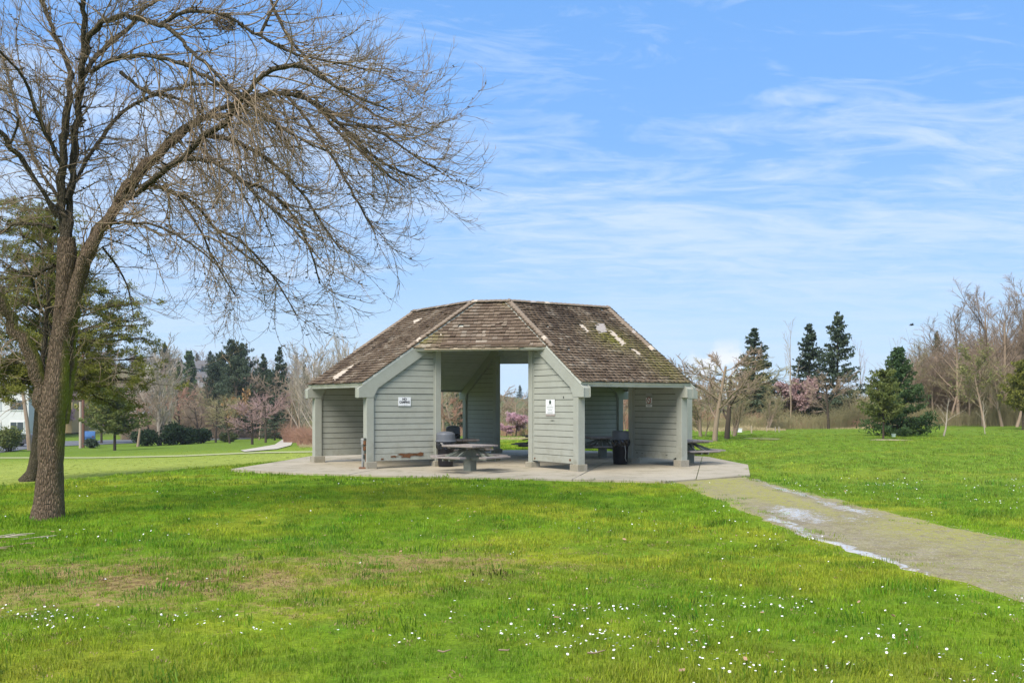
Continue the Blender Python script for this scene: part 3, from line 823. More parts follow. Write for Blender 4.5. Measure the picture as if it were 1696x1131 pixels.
# ------------------------------------------------------------------ wall signs
def sign(label, P, vis, wall_half, px0, px1, name='sign'):
    """P fin frame; pixel corners (x0,y0),(x1,y1) of the plate"""
    p0 = np.array(P(0, vis*wall_half, 1.)); n = (np.array(P(0, vis*1., 1.))-np.array(P(0, 0, 1.)))
    a = pix_on_plane(px0[0], px0[1], p0, n); b = pix_on_plane(px1[0], px1[1], p0, n)
    right = np.array([b[0]-a[0], b[1]-a[1], 0]); w = np.linalg.norm(right); right /= w; h = a[2]-b[2]
    c = (a+b)/2; o3 = n/np.linalg.norm(n)
    o = bpy.data.objects.new(name, None); link(o)
    o.empty_display_size = .1
    X = Matrix(((right[0], 0, o3[0], 0), (right[1], 0, o3[1], 0), (0, 1, 0, 0), (0, 0, 0, 1)))
    cw, sw = math.cos(TH), math.sin(TH)
    o.matrix_world = Matrix.Translation((CX, CY, 0)) @ Matrix.Rotation(TH, 4, 'Z') @ Matrix.Translation(c.tolist()) @ X
    tag(o, label, 'sign')
    return o, w, h
def plate(o, w, h, z=0, m=WHITE, cx=0, cy=0, t=.012): return G().box((cx, cy, z+t/2), (w, h, t)).obj('plate', m, o)
def text(o, s, size, x, y, m=INK, z=.0135, wscale=1., bold=.0):
    c = bpy.data.curves.new('lettering', 'FONT'); c.body = s; c.size = size; c.align_x = 'CENTER'; c.align_y = 'CENTER'; c.extrude = .0008; c.offset = bold
    t = bpy.data.objects.new('lettering', c); link(t)
    bpy.context.view_layer.update()
    dg = bpy.context.evaluated_depsgraph_get(); me = bpy.data.meshes.new_from_object(t.evaluated_get(dg))
    bpy.data.objects.remove(t); me.materials.clear(); me.materials.append(m)
    k = bpy.data.objects.new('lettering', me); k.location = (x, y, z); k.scale = (wscale, 1, 1); return link(k, o)
o, w, h = sign('white NO CAMPING sign on the left front plank wall', Pl, vl, .066, (659.5, 657.5), (680, 672))
plate(o, w, h); text(o, 'NO', h*.36, 0, h*.25, bold=.005, wscale=1.0); text(o, 'CAMPING', h*.36, 0, -h*.09, bold=.005, wscale=w*.86/(h*.36*4.55))
for dx in (-.16, .02, .18): G().box((dx*w, -h*.36, .0135), (w*.10, h*.035, .001)).obj('fine_print', GREYINK, o)
G().lathe([(.008, 0), (.008, .004)], (0, h*.46, .012), 8).obj('screw', RUST, o); G().lathe([(.008, 0), (.008, .004)], (0, -h*.46, .012), 8).obj('screw', RUST, o)
o, w, h = sign('tall white park notice with green emblem on the right front plank wall', Pr, vr, .066, (904.5, 661.5), (919, 685.5))
plate(o, w, h)
G().lathe([(.001, 0), (w*.13, .0005), (w*.13, .001)], (0, h*.33, .0128), 14).obj('emblem', GREENINK, o); G().prism([(-w*.14, h*.18, .013), (w*.14, h*.18, .013), (w*.06, h*.36, .013), (-w*.06, h*.36, .013)], [(-w*.14, h*.18, .0138), (w*.14, h*.18, .0138), (w*.06, h*.36, .0138), (-w*.06, h*.36, .0138)]).obj('emblem', GREENINK, o)
G().box((0, h*.09, .0135), (w*.5, h*.035, .001)).obj('text_line', GREYINK, o)
for i, (yy, ww) in enumerate(((-.04, .78), (-.14, .7), (-.24, .5), (-.34, .72), (-.42, .6))):
    G().box((0, h*yy, .0135), (w*ww, h*.028, .001)).obj('text_line', GREYINK if i % 2 else GREENINK, o)
G().box((0, h*.56, .004), (w*1.0, h*.10, .008)).obj('backing_strip', PAINT, o); G().box((0, -h*.58, .004), (w*1.02, h*.12, .008)).obj('backing_strip', GREYWOOD, o)
for lab, p0_, p1_, kind in (('small grey plate topmost of three on the shaded right plank wall', (1070, 650.5), (1080, 655), 0), ('small square plate with red circle on the shaded right plank wall', (1070.2, 658.5), (1080, 667.5), 1), ('small white plate lowest of three on the shaded right plank wall', (1070.2, 669.3), (1080, 674), 2)):
    o, w, h = sign(lab, Prf, vrf, .066, p0_, p1_)
    plate(o, w, h, m=WHITE if kind else METAL)
    if kind == 1:
        pts = [(math.cos(a)*w*.33, math.sin(a)*w*.33, .0135) for a in np.linspace(0, 2*math.pi, 17)]
        G().tube(pts, w*.05, 5).obj('red_ring', REDINK, o); G().bar((-w*.22, w*.22, .0135), (w*.22, -w*.22, .0135), w*.07, .002).obj('red_bar', REDINK, o)
        G().box((0, 0, .0132), (w*.34, h*.08, .001)).obj('pictogram', INK, o)
        G().box((0, h*.56, .006), (w, h*.09, .010)).obj('green_band', GREENINK, o)
    else:
        G().box((0, h*.1, .0135), (w*.6, h*.14, .001)).obj('text_line', GREYINK if kind == 0 else INK, o); G().box((0, -h*.2, .0135), (w*.45, h*.1, .001)).obj('text_line', GREYINK, o)

# ------------------------------------------------------------------ water spigot beside the left post
c = b2w(Pl(ROUT+.16, -vl*.02, 0)); sp = empty('water_spigot', (c[0]-.02, c[1]-.04, 0)); tag(sp, 'rusty standpipe and grey box against the left outer post of the shelter', 'standpipe')
G().tube([(0, 0, -.02), (0, 0, .62), (.0, 0, .86)], .028, 8).obj('pipe', METAL, sp); G().box((0, 0, .80), (.09, .08, .20)).obj('box', METAL, sp, bevel=.01)
G().tube([(.10, .0, 0), (.10, 0, .52), (.10, 0, .60)], .022, 8).obj('pipe', RUST, sp); G().tube([(.10, 0, .55), (.03, 0, .55)], .02, 6).obj('elbow', RUST, sp)
G().box((.05, 0, .02), (.30, .18, .06)).obj('base', RUST, sp, bevel=.01)

# ------------------------------------------------------------------ picnic tables
def picnic_table(x, y, rz, label, z=0.):
    t = empty('picnic_table', (x, y, z), rz); tag(t, label, 'picnic table', 'square pedestal picnic tables round the shelter')
    q = random.Random(int(x*100))
    G().box((0, 0, .36), (.27, .27, .70)).obj('pedestal', PEDP, t, bevel=.01)
    G().lathe([(.44, 0), (.44, .012), (.40, .016)], (0, 0, .001), 28).obj('base_ring', FOOT, t)
    w = .575; n = 6
    for i in range(n):
        a = -w+2*w*i/n; G().box((a+w/n, 0, .735+q.uniform(-.002, .003)), (2*w/n-.012, 2*w*(1+q.uniform(-.01, .01)), .05)).obj('tabletop_plank', PLANK, t, bevel=.006)
    for s in (-.34, .34): G().box((0, s, .69), (1.05, .09, .04)).obj('cleat', PLANK, t)
    G().box((0, 0, .69), (.34, .34, .035)).obj('top_plate', METAL, t)
    for k in range(4):
        a = k*math.pi/2; cx, sx = math.cos(a), math.sin(a)
        def Q(u, v, zz): return (u*cx-v*sx, u*sx+v*cx, zz)
        G().box(Q(.92, 0, .43), (.27, 1.08, .048), a).obj('bench_seat', PLANK, t, bevel=.006)
        for s in (-.12, .12): G().bar(Q(.12, s, .385), Q(1.03, s*1.0, .385), .035, .09).obj('bench_arm', PEDP, t)
        for s in (-.07, .07): G().bar(Q(.13, s, .66), Q(.80, s*2.6, .405), .035, .06).obj('bench_brace', PEDP, t)
    return t
picnic_table(-1.20, 28.55, R(45)+.12, 'weathered picnic table in the front opening of the shelter')
picnic_table(-1.75, 33.4, R(12), 'picnic table behind the two domed bins inside the shelter, mostly hidden')
picnic_table(3.25, 35.9, R(8), 'dark picnic table in the shade behind the right opening of the shelter')
picnic_table(5.72, 32.4, R(20), 'picnic table jutting out past the right end post of the shelter')
picnic_table(1.15, 37.6, R(35), 'picnic table on the far side seen left of the front right wall', 0)

# ------------------------------------------------------------------ bins
def bin_(x, y, label, dome, r=.27, h=.80):
    t = empty('litter_bin', (x, y, .005)); tag(t, label, 'litter bin', 'black litter bins under the shelter')
    G().lathe([(r*.82, 0), (r*.85, .03), (r*.97, h*.8), (r, h*.82), (r*1.02, h)], n=28).obj('barrel', BLACKP, t, smooth=True)
    q = random.Random(int(x*77)); g = G(); n = 30; prof = [(1.0, h+.01), (1.10, h-.02), (1.13, h-.09), (1.07, h-.17), (1.03, h-.20)]
    vs = []
    for rr, z in prof:
        for i in range(n):
            k = 1+.045*math.sin(i*2.1+z*30)*(rr > 1.02)+q.uniform(-.03, .03)*(rr > 1.02); a = 2*math.pi*i/n
            vs.append((r*rr*k*math.cos(a), r*rr*k*math.sin(a), z-(.05*q.random() if z < h-.15 else 0)))
    g.add(vs, [(j*n+i, j*n+(i+1) % n, (j+1)*n+(i+1) % n, (j+1)*n+i) for j in range(4) for i in range(n)])
    g.obj('bin_bag', BAG, t, smooth=False)
    if dome:
        G().lathe([(r*1.20, h), (r*1.20, h+.03), (r*1.10, h+.045), (r*1.08, h+.22), (r*1.0, h+.265), (r*.7, h+.30), (r*.3, h+.315), (.01, h+.32)], n=32).obj('dome_lid', LID, t, smooth=False)
    else:
        G().lathe([(r*1.08, h-.02), (r*1.08, h+.01), (r*1.0, h+.02), (r*.97, h+.24), (r*.9, h+.26), (.01, h+.265)], n=32).obj('drum_lid', LID, t, smooth=False)
        G().tube([(r*.4, -r*1.06, h-.2), (r*.5, -r*1.12, h-.4), (r*.45, -r*1.08, h-.6), (r*.6, -r*.9, h-.7)], .012, 6).obj('bag_tie', METAL, t)
    return t
bin_(-2.05, 30.9, 'grey domed bin peeking out beside the left front wall, nearer one', True, .27, .76)
bin_(-2.27, 38.4, 'grey domed bin farther back through the shelter, taller looking one', True, .25, .78)
bin_(3.48, 32.1, 'black bin with grey flat-topped lid and bag by the shaded right wall', False, .27, .80)
b_ = empty('barbecue_stand', (.95, 38.3, 0)); tag(b_, 'black barbecue stand on the far edge of the pad beside the pink tree', 'barbecue')
G().tube([(0, 0, 0), (0, 0, .5)], .07, 10).obj('post', BLACKP, b_); G().box((0.05, 0, .68), (.45, .42, .34)).obj('firebox', BLACKP, b_, bevel=.02); G().bar((-.18, 0, .60), (-.55, 0, .56), .05, .04).obj('handle', BLACKP, b_)

# ------------------------------------------------------------------ bare tree generator
def grow(rs, out, p, d, L, r, lvl, maxl, P):
    """recursive branch; out[lvl] gets polylines. P: per level dict(n, ang, ratio, up, wob, start)"""
    c = P[min(lvl, len(P)-1)]
    n = c.get('seg', 5); pts = [p.copy()]; dd = d.copy(); st = L/(n-1); dirs = [dd.copy()]
    for i in range(n-1):
        dd = dd+rs.normal(size=3)*c['wob']; dd[2] += c['up']*(i+1)/n
        dd /= np.linalg.norm(dd); pts.append(pts[-1]+dd*st); dirs.append(dd.copy())
    pts = np.array(pts); rad = r*np.linspace(1, c.get('tip', .35), n); out[min(lvl, len(out)-1)].append((pts, rad))
    if lvl >= maxl: return
    k = c['n']
    for i in range(k):
        t = c['start']+(1-c['start'])*(i+rs.uniform(.1, .9))/k
        f = t*(n-1); j = min(int(f), n-2); q = pts[j]+(pts[j+1]-pts[j])*(f-j); ax = dirs[j]
        a = rs.normal(size=3); a -= ax*(a@ax); a /= np.linalg.norm(a)+1e-9
        if c.get('outbias'): a = a+c['outbias']*np.array([dd[0], dd[1], 0]); a /= np.linalg.norm(a)
        an = c['ang']*rs.uniform(.7, 1.3)
        nd = ax*math.cos(an)+a*math.sin(an)
        rr = np.interp(t, np.linspace(0, 1, n), rad)
        LL = L*c['ratio']*rs.uniform(.65, 1.2)*(1-c.get('taper', .45)*t)
        grow(rs, out, q, nd, LL, max(P[-1].get('rmin', .006), rr*c.get('rr', .55)), lvl+1, maxl, P)
TREES = {}
def bare(key, seed, h, P, r0, maxl=3, stems=1, spread=0., lean=0.):
    rs_ = np.random.default_rng(seed); out = [[], [], [], []]
    for s in range(stems):
        a = rs_.uniform(0, 6.28); d = np.array([math.cos(a)*spread, math.sin(a)*spread, 1.]); d /= np.linalg.norm(d)
        d[0] += lean
        grow(rs_, out, np.array([math.cos(a)*spread*.3, math.sin(a)*spread*.3, -.15]), d, h*rs_.uniform(.85, 1), r0*(1 if stems == 1 else rs_.uniform(.6, 1)), 0, maxl, P)
    V0, Q0 = tube_arrays(out[0], 7)
    TREES[key] = (V0, Q0, tube_arrays(out[1], 5) if out[1] else None, join([tube_arrays(out[i], 3) for i in (2, 3) if out[i]]), out)
PR_ROUND = [dict(n=9, ang=.85, ratio=.78, up=.02, wob=.06, start=.3, taper=.35, tip=.4, rr=.55), dict(n=10, ang=.7, ratio=.55, up=.10, wob=.14, start=.15, rr=.45), dict(n=11, ang=.7, ratio=.5, up=.05, wob=.18, start=.1, rr=.5), dict(n=0, ang=.7, ratio=.5, up=.0, wob=.2, start=.2, seg=4, rmin=.012)]
PR_POP = [dict(n=34, ang=.42, ratio=.50, up=.0, wob=.02, start=.10, taper=.5, tip=.15, rr=.45), dict(n=9, ang=.35, ratio=.40, up=.28, wob=.05, start=.1, rr=.5), dict(n=5, ang=.4, ratio=.5, up=.25, wob=.08, start=.15, rr=.6), dict(n=0, ang=.4, ratio=.5, up=.2, wob=.1, start=.2, seg=4, rmin=.019)]
PR_TALL = [dict(n=12, ang=.55, ratio=.62, up=.02, wob=.05, start=.30, taper=.45, tip=.3, rr=.5), dict(n=11, ang=.55, ratio=.5, up=.12, wob=.12, start=.15, rr=.45), dict(n=9, ang=.6, ratio=.5, up=.06, wob=.16, start=.15, rr=.55), dict(n=0, ang=.6, ratio=.5, up=.0, wob=.2, start=.2, seg=4, rmin=.013)]
PR_BUSH = [dict(n=8, ang=.4, ratio=.6, up=.0, wob=.08, start=.15, taper=.4, tip=.3, rr=.6), dict(n=7, ang=.5, ratio=.55, up=.08, wob=.12, start=.15, rr=.6), dict(n=0, ang=.5, ratio=.5, up=.05, wob=.15, start=.2, seg=4, rmin=.010)]
bare('round1', 1, 3.0, PR_ROUND, .085); bare('round2', 2, 3.1, PR_ROUND, .09); bare('round3', 5, 2.8, PR_ROUND, .085)
bare('poplar1', 3, 11, PR_POP, .15); bare('poplar2', 8, 11, PR_POP, .14)
bare('tall1', 4, 10, PR_TALL, .16); bare('tall2', 14, 10, PR_TALL, .15); bare('tall3', 24, 9, PR_TALL, .14)
bare('thin1', 6, 6, [dict(n=9, ang=.5, ratio=.4, up=.02, wob=.05, start=.3, taper=.5, tip=.2, rr=.5), dict(n=5, ang=.5, ratio=.5, up=.08, wob=.12, start=.2, rr=.5), dict(n=3, ang=.5, ratio=.5, up=.0, wob=.12, start=.2, rr=.5), dict(n=0, ang=.5, ratio=.5, up=.0, wob=.2, start=.2, seg=4, rmin=.009)], .07)
bare('bush1', 7, 3, PR_BUSH, .045, 2, 9, .45); bare('bush2', 17, 3, PR_BUSH, .04, 2, 11, .6)
bare('multi', 27, 5, PR_BUSH[:2]+[dict(n=6, ang=.5, ratio=.5, up=.08, wob=.14, start=.15, rr=.6)]+PR_BUSH[2:], .09, 3, 5, .35)
MESHC = {}
def height_of(key):
    return max(float(TREES[key][3][0][:, 2].max()), float(TREES[key][0][:, 2].max()))
TOPQ = {k: float(np.quantile(TREES[k][3][0][:, 2], .995)) for k in TREES}
HALFW = {k: float(np.quantile(np.abs(TREES[k][3][0][:, 0]), .98)) for k in TREES}
def put_tree(key, px_, base, top, label, name, group, tw=T_BROWN, trunk=T_DARK, width=None, rz=None, leaf=None, D=None, cat='tree'):
    if D is None: X, D, Z = ground_pt(px_, base)
    else: X = (px_-848)*D/F; Z = float(terrain(X, D))
    h = EYE-(top-H0)*D/F-Z; s = h/TOPQ[key]
    sx = s if width is None else (width*D/F/2)/HALFW[key]
    e = empty(name, (X, D, Z-.05), random.uniform(0, 6.28) if rz is None else rz); e.scale = (sx, sx, s)
    tag(e, label, cat, group)
    for part, idx, m in (('trunk', 0, trunk), ('branches', 1, trunk if tw is not T_PALE else T_PALE), ('twigs', 2, tw)):
        k = (key, part, m.name)
        if k not in MESHC:
            if part == 'branches':
                V, Q = TREES[key][2]
            elif part == 'trunk': V, Q = TREES[key][0], TREES[key][1]
            else: V, Q = TREES[key][3]
            MESHC[k] = np_mesh(part, V, Q, m, part == 'trunk')
        o = link(bpy.data.objects.new(part, MESHC[k]), e)
        if part == 'twigs': tag(o, kind='stuff')
    if leaf is not None:
        lm, dens, size = leaf; k = (key, lm.name, dens)
        if k not in MESHC:
            pts = np.concatenate([a[0] for a in TREES[key][4][2]+TREES[key][4][3]]); rs_ = np.random.default_rng(5)
            sel = pts[rs_.choice(len(pts), min(dens, len(pts)*3))]; sel = sel+rs_.normal(size=sel.shape)*.10
            MESHC[k] = np_mesh('foliage', *cards(sel, rs_.uniform(.5, 1.3, len(sel))*size, .8, rs_), lm)
        o = link(bpy.data.objects.new('blossom' if 'bloss' in lm.name else 'foliage', MESHC[k]), e); tag(o, kind='stuff')
    return e

# conifers --------------------------------------------------------
def conifer_mesh(seed, h, Rm, droop=.25, dens=1., base=.08, power=.85, csize=.34, nwh=30, irr=.2):
    rs_ = np.random.default_rng(seed); br = []; C = []; S = []
    tr = [(np.array([[0, 0, -.2], [0, 0, h*.5], [0, 0, h]]), np.array([.022*h, .012*h, .004]))]
    for i in range(nwh):
        t = base+(1-base)*((i+rs_.uniform(0, .6))/nwh); z = t*h; nb = rs_.integers(4, 8)
        Lm = Rm*(1-(t-base)/(1-base))**power
        for b in range(nb):
            L = Lm*rs_.uniform(1-irr*1.8, 1+irr)+.12; a = rs_.uniform(0, 6.283); up = .35*(t)-droop*(1-t)
            u = np.linspace(0, 1, 5)
            P = np.stack([np.cos(a)*u*L, np.sin(a)*u*L, z+up*u*L+.18*L*u*u], 1); P[1:] += rs_.normal(size=(4, 3))*.03*L
            br.append((P, np.linspace(.012*h*(1-t)*.4+.012, .004, 5)))
            m = int((10+26*L)*dens); uu = rs_.uniform(.12, 1.03, m)**.8
            q = np.stack([np.interp(uu, u, P[:, k]) for k in range(3)], 1)
            wid = .20*L*(1-uu*.6)+.05
            q[:, 0] += -np.sin(a)*rs_.normal(size=m)*wid; q[:, 1] += np.cos(a)*rs_.normal(size=m)*wid; q[:, 2] -= np.abs(rs_.normal(size=m))*.10*(1+L*.12)
            C.append(q); S.append(rs_.uniform(.6, 1.3, m)*csize)
    V, Q = cards(np.concatenate(C), np.concatenate(S), .42, rs_, 0)
    return tube_arrays(tr, 6), tube_arrays(br, 3), (V, Q)
CON = {'fir1': (10, conifer_mesh(1, 10, 2.4)), 'fir2': (10, conifer_mesh(2, 10, 2.9, .3, irr=.35)), 'fir3': (10, conifer_mesh(3, 10, 2.2, .15, irr=.25)),
       'spruce': (6, conifer_mesh(4, 6, 2.7, .05, 1.5, .03, .8, .25, 28, .15)), 'column': (8, conifer_mesh(6, 8, 1.5, -.3, 1.6, .02, .45, .4, 26, .1)),
       'firwide': (9, conifer_mesh(9, 9, 4.0, .18, 1.0, .05, .6, .36, 26, .3)), 'pineY': (5, conifer_mesh(12, 5, 1.7, -.15, 1.3, .28, .4, .26, 18, .35))}
def put_conifer(key, px_, base, top, label, name='fir_tree', group='firs beyond the lawn', m=L_FIR, width=None, D=None, trunk=T_DARK):
    if D is None: X, D, Z = ground_pt(px_, base)
    else: X = (px_-848)*D/F; Z = float(terrain(X, D))
    H, (tr, br, lf) = CON[key]; h = EYE-(top-H0)*D/F-Z; s = h/H
    wd = np.quantile(np.abs(lf[0][:, 0]), .985); sx = s if width is None else (width*D/F/2)/wd
    e = empty(name, (X, D, Z), random.uniform(0, 6.28)); e.scale = (sx, sx, s); tag(e, label, 'tree', group)
    for part, (V, Q), mm in (('trunk', tr, trunk), ('branches', br, T_DARK), ('crown', lf, m)):
        k = (key, part, mm.name)
        if k not in MESHC: MESHC[k] = np_mesh(part, V, Q, mm, part == 'trunk')
        o = link(bpy.data.objects.new(part, MESHC[k]), e)
        if part != 'trunk': tag(o, kind='stuff')
    return e
LG = 'bare trees beyond the left lawn'; RG = 'bare trees beyond the right lawn'; PG = 'upright poplars by the footpath'
# left side, far to near
put_conifer('column', 313, 0, 581, 'dense columnar evergreen on the far left hillside', 'evergreen_tree', None, L_FIRG, 26, D=260)
put_conifer('fir2', 296, 0, 596, 'smaller olive evergreen touching the columnar one on the hillside', 'evergreen_tree', None, L_PINE2, 24, D=265)
put_conifer('firwide', 366, 0, 583, 'leftmost ragged fir of the big dark clump left of the shelter', width=58, D=170)
put_conifer('firwide', 384, 0, 563, 'tallest broad fir in the middle of the big dark clump', width=70, D=166)
put_conifer('firwide', 404, 0, 569, 'broad fir at the right of the big dark clump', width=64, D=172)
put_conifer('firwide', 358, 0, 600, 'drooping edge fir with one long bough left of the big dark clump', width=60, D=158)
put_conifer('firwide', 392, 0, 590, 'lower fir filling the front of the big dark clump', width=80, D=152)
put_conifer('firwide', 448, 0, 612, 'lower dark fir between the slim fir and the one by the poplars', width=60, D=154)
put_conifer('fir1', 436, 0, 585, 'slim dark fir between the big clump and the fir by the poplars', width=40, D=168)
put_conifer('fir3', 463, 0, 574, 'tall dark fir nearest the upright poplars', width=44, D=160)
put_conifer('fir1', 505, 0, 603, 'small distant fir peeking behind the upright poplars', width=24, D=230)
put_conifer('fir2', 455, 0, 650, 'low dark fir behind the pinkish bare tree', width=40, D=130)
put_tree('poplar1', 264, 737.5, 556, 'white barked poplar with upright bare branches behind the laurel hedge', 'poplar_tree', None, T_PALE, T_PALE, 76)
put_tree('tall3', 228, 737, 640, 'low spreading bare tree left of the white poplar', 'bare_tree', LG, T_BROWN, T_BROWN, 90, D=118)
put_tree('poplar2', 497, 730, 566, 'leftmost upright bare poplar at the footpath', 'poplar_tree', PG, T_PALE, T_BROWN, 50)
put_tree('poplar1', 522, 731, 560, 'upright bare poplar with its top just left of the shelter roof', 'poplar_tree', PG, T_PALE, T_BROWN, 60)
put_tree('poplar2', 545, 733, 585, 'upright bare poplar hidden by the left wall of the shelter', 'poplar_tree', PG, T_PALE, T_BROWN, 60)
put_tree('poplar2', 566, 732, 552, 'bare poplar whose top shows above the left roof slope, left of two', 'poplar_tree', PG, T_PALE, T_BROWN, 40)
put_tree('poplar1', 580, 732, 554, 'bare poplar whose top shows above the left roof slope, right of two', 'poplar_tree', PG, T_PALE, T_BROWN, 36)
CG = 'crab apple trees on the left lawn'
put_tree('round1', 357, 733, 650, 'olive brown crab apple nearest the laurel hedge', 'crab_apple_tree', CG, T_OLIVE, T_DARK, 74)
put_tree('round2', 381, 734, 655, 'crab apple with tan crown between the two outer crab apples', 'crab_apple_tree', CG, T_OLIVE, T_DARK, 66)
put_tree('round3', 418, 736, 652, 'crab apple with twin dark stems and mauve crown', 'crab_apple_tree', CG, T_PINK, T_DARK, 76)
put_tree('round1', 440, 733, 648, 'mauve crab apple farthest right before the footpath', 'crab_apple_tree', CG, T_PINK, T_DARK, 80)
put_tree('round3', 392, 727, 646, 'small tree with withered tan leaves behind the crab apples', 'tan_tree', None, T_BROWN, T_DARK, 40, leaf=(L_TAN, 900, .28))
put_tree('round2', 330, 728, 660, 'bare brown tree behind the laurel hedge', 'bare_tree', LG, T_BROWN, T_DARK, 66)
put_tree('round1', 300, 726, 640, 'bare reddish tree between the white poplar and the hillside houses', 'bare_tree', LG, T_RED, T_DARK, 70)
put_tree('tall1', 345, 0, 622, 'bare tree below the columnar evergreen', 'bare_tree', LG, T_BROWN, T_BROWN, 70, D=190)
put_tree('tall2', 476, 726, 640, 'brown bare tree behind the footpath bend', 'bare_tree', LG, T_BROWN, T_BROWN, 60)
put_tree('round3', 246, 728, 650, 'bare tree with rust brown twigs behind the white poplar', 'bare_tree', LG, T_RED, T_DARK, 60)
put_tree('tall3', 503, 726, 640, 'olive bare tree among the upright poplars', 'bare_tree', LG, T_OLIVE, T_BROWN, 56)
# bushes, evergreen shrubs
def shrub(px_, base, w, h_px, label, name='laurel_bush', m=L_RHODO, dens=1.0, group='laurel bushes on the left lawn', cs=.38, seed=0, D=None):
    if D is None: X, D, Z = ground_pt(px_, base)
    else: X = (px_-848)*D/F; Z = float(terrain(X, D))
    wm, hm = w*D/F, h_px*D/F; rs_ = np.random.default_rng(seed+int(px_))
    e = empty(name, (X, D, Z)); tag(e, label, 'shrub', group)
    C = []; br = []
    for i in range(int(9+wm)):
        a = rs_.uniform(0, 6.28); rr = rs_.uniform(0, .42); c = np.array([math.cos(a)*rr*wm, math.sin(a)*rr*wm*.7, hm*rs_.uniform(.3, .72)])
        n = int(420*dens); v = rs_.normal(size=(n, 3)); v /= np.linalg.norm(v, axis=1, keepdims=True)
        q = c+v*np.array([wm*.17+.25, wm*.17+.25, hm*.28])*(rs_.uniform(.35, 1.0, (n, 1))**.6*rs_.choice([1, 1, 1, 1.3, 1.6], (n, 1))*rs_.uniform(.8, 1.1)); C.append(q[q[:, 2] > 0])
        br.append((np.stack([np.array([c[0]*.3, c[1]*.3, -.1]), c*.6, c]), np.array([.05, .03, .015])))
    C = np.concatenate(C)
    link(bpy.data.objects.new('stems', np_mesh('stems', *tube_arrays(br, 4), T_DARK)), e)
    tag(link(bpy.data.objects.new('foliage', np_mesh('foliage', *cards(C, rs_.uniform(.6, 1.3, len(C))*cs, .5, rs_), m)), e), kind='stuff')
shrub(243, 738.5, 46, 26, 'dark laurel bush left of the white poplar')
shrub(285, 737, 44, 34, 'largest dark laurel bush right of the white poplar')
shrub(306, 736, 36, 30, 'dark laurel bush between the largest one and the crab apples')
shrub(330, 734.5, 26, 24, 'small dark laurel at the right end of the row')
shrub(15, 748, 44, 44, 'olive young pine bush at the left edge in front of the road', 'pine_bush', L_PINE2, 1.2, None, .26)
shrub(152, 742, 18, 16, 'grey green shrub under the young pine', 'shrub', L_FIR, .4, None, .3)
shrub(378, 732, 26, 18, 'low green shrub between the crab apple trunks', 'shrub', L_HEDGE, .5, None, .3)
put_conifer('pineY', 190, 746, 643, 'young pine with leaning dark trunk on the left lawn', 'pine_tree', None, L_PINE2, 92)
put_conifer('pineY', 168, 0, 610, 'shaggy pine behind the utility pole', 'pine_tree', None, L_PINE, 70, D=128)
put_conifer('fir2', 118, 0, 560, 'dark fir rising behind the yellow house', width=80, D=190)
put_tree('round2', 105, 0, 655, 'pink blossoming cherry beside the utility pole', 'cherry_tree', 'cherry trees in flower', T_PINK, T_DARK, 60, D=165, leaf=(L_BLOSSOM, 1500, .4))
put_tree('round3', 178, 0, 662, 'pink blossoming cherry behind the young pine', 'cherry_tree', 'cherry trees in flower', T_PINK, T_DARK, 44, D=175, leaf=(L_BLOSSOM, 1500, .4))
put_tree('round1', 854, 722.5, 683, 'round pink blossoming cherry framed by the back opening of the shelter', 'cherry_tree', 'cherry trees in flower', T_PINK, T_DARK, 44, leaf=(L_BLOSSOM, 9000, .15), rz=1.)
put_tree('round3', 839, 722.5, 701, 'small low pink cherry at the left of the round one', 'cherry_tree', 'cherry trees in flower', T_PINK, T_DARK, 24, leaf=(L_BLOSSOM, 6000, .15))
# seen through the shelter
MG = 'bare trees behind the shelter'
put_tree('tall1', 735, 722, 600, 'bare tree seen through the shelter at the left of its opening', 'bare_tree', MG, T_OLIVE, T_BROWN, 70)
put_conifer('fir2', 762, 716, 618, 'dark fir seen through the shelter left opening', width=60)
put_tree('tall3', 690, 722, 610, 'bare tree hidden by the front left wall of the shelter', 'bare_tree', MG, T_BROWN, T_BROWN, 70)
put_tree('round2', 750, 724, 655, 'bushy rust brown tree behind the domed bins', 'bare_tree', MG, T_RED, T_BROWN, 90)
put_tree('round1', 832, 716, 664, 'hazy brown tree left of the round pink cherry', 'bare_tree', MG, T_BROWN, T_BROWN, 50, D=125)
put_tree('round3', 866, 716, 667, 'hazy brown tree behind the round pink cherry', 'bare_tree', MG, T_BROWN, T_BROWN, 60, D=140)
put_tree('round2', 895, 716, 655, 'brown tree hidden by the front right wall of the shelter', 'bare_tree', MG, T_BROWN, T_BROWN, 60, D=110)
put_tree('tall2', 1010, 722, 600, 'bare tree hidden behind the right roof slope', 'bare_tree', MG, T_BROWN, T_BROWN, 70)
put_tree('round1', 1036, 722, 640, 'rust tinted tree seen in the narrow gap beside the shaded right wall', 'bare_tree', MG, T_RED, T_BROWN, 50)
# right side
put_tree('round2', 1183, 730.5, 575, 'large bare apple tree with crooked trunk just right of the shelter', 'apple_tree', RG, T_BROWN, T_BROWN, 165, rz=.5)
put_tree('round1', 1203, 727, 592, 'dark trunked apple tree with mossy olive twigs by the white box', 'apple_tree', RG, T_OLIVE, T_DARK, 190, rz=2.)
put_tree('round3', 1160, 724, 630, 'low mossy tangle of branches against the shelter end', 'apple_tree', RG, T_OLIVE, T_BROWN, 100)
put_tree('multi', 1166, 723, 640, 'olive many stemmed thicket tree right against the shelter end post', 'apple_tree', RG, T_OLIVE, T_BROWN, 90)
put_tree('multi', 1215, 722, 640, 'mossy many stemmed tree behind the dark trunked apple', 'apple_tree', RG, T_OLIVE, T_BROWN, 110)
put_tree('multi', 1270, 712, 640, 'olive brown many stemmed shrub tree below the lone fir', 'bare_tree', RG, T_OLIVE, T_BROWN, 90)
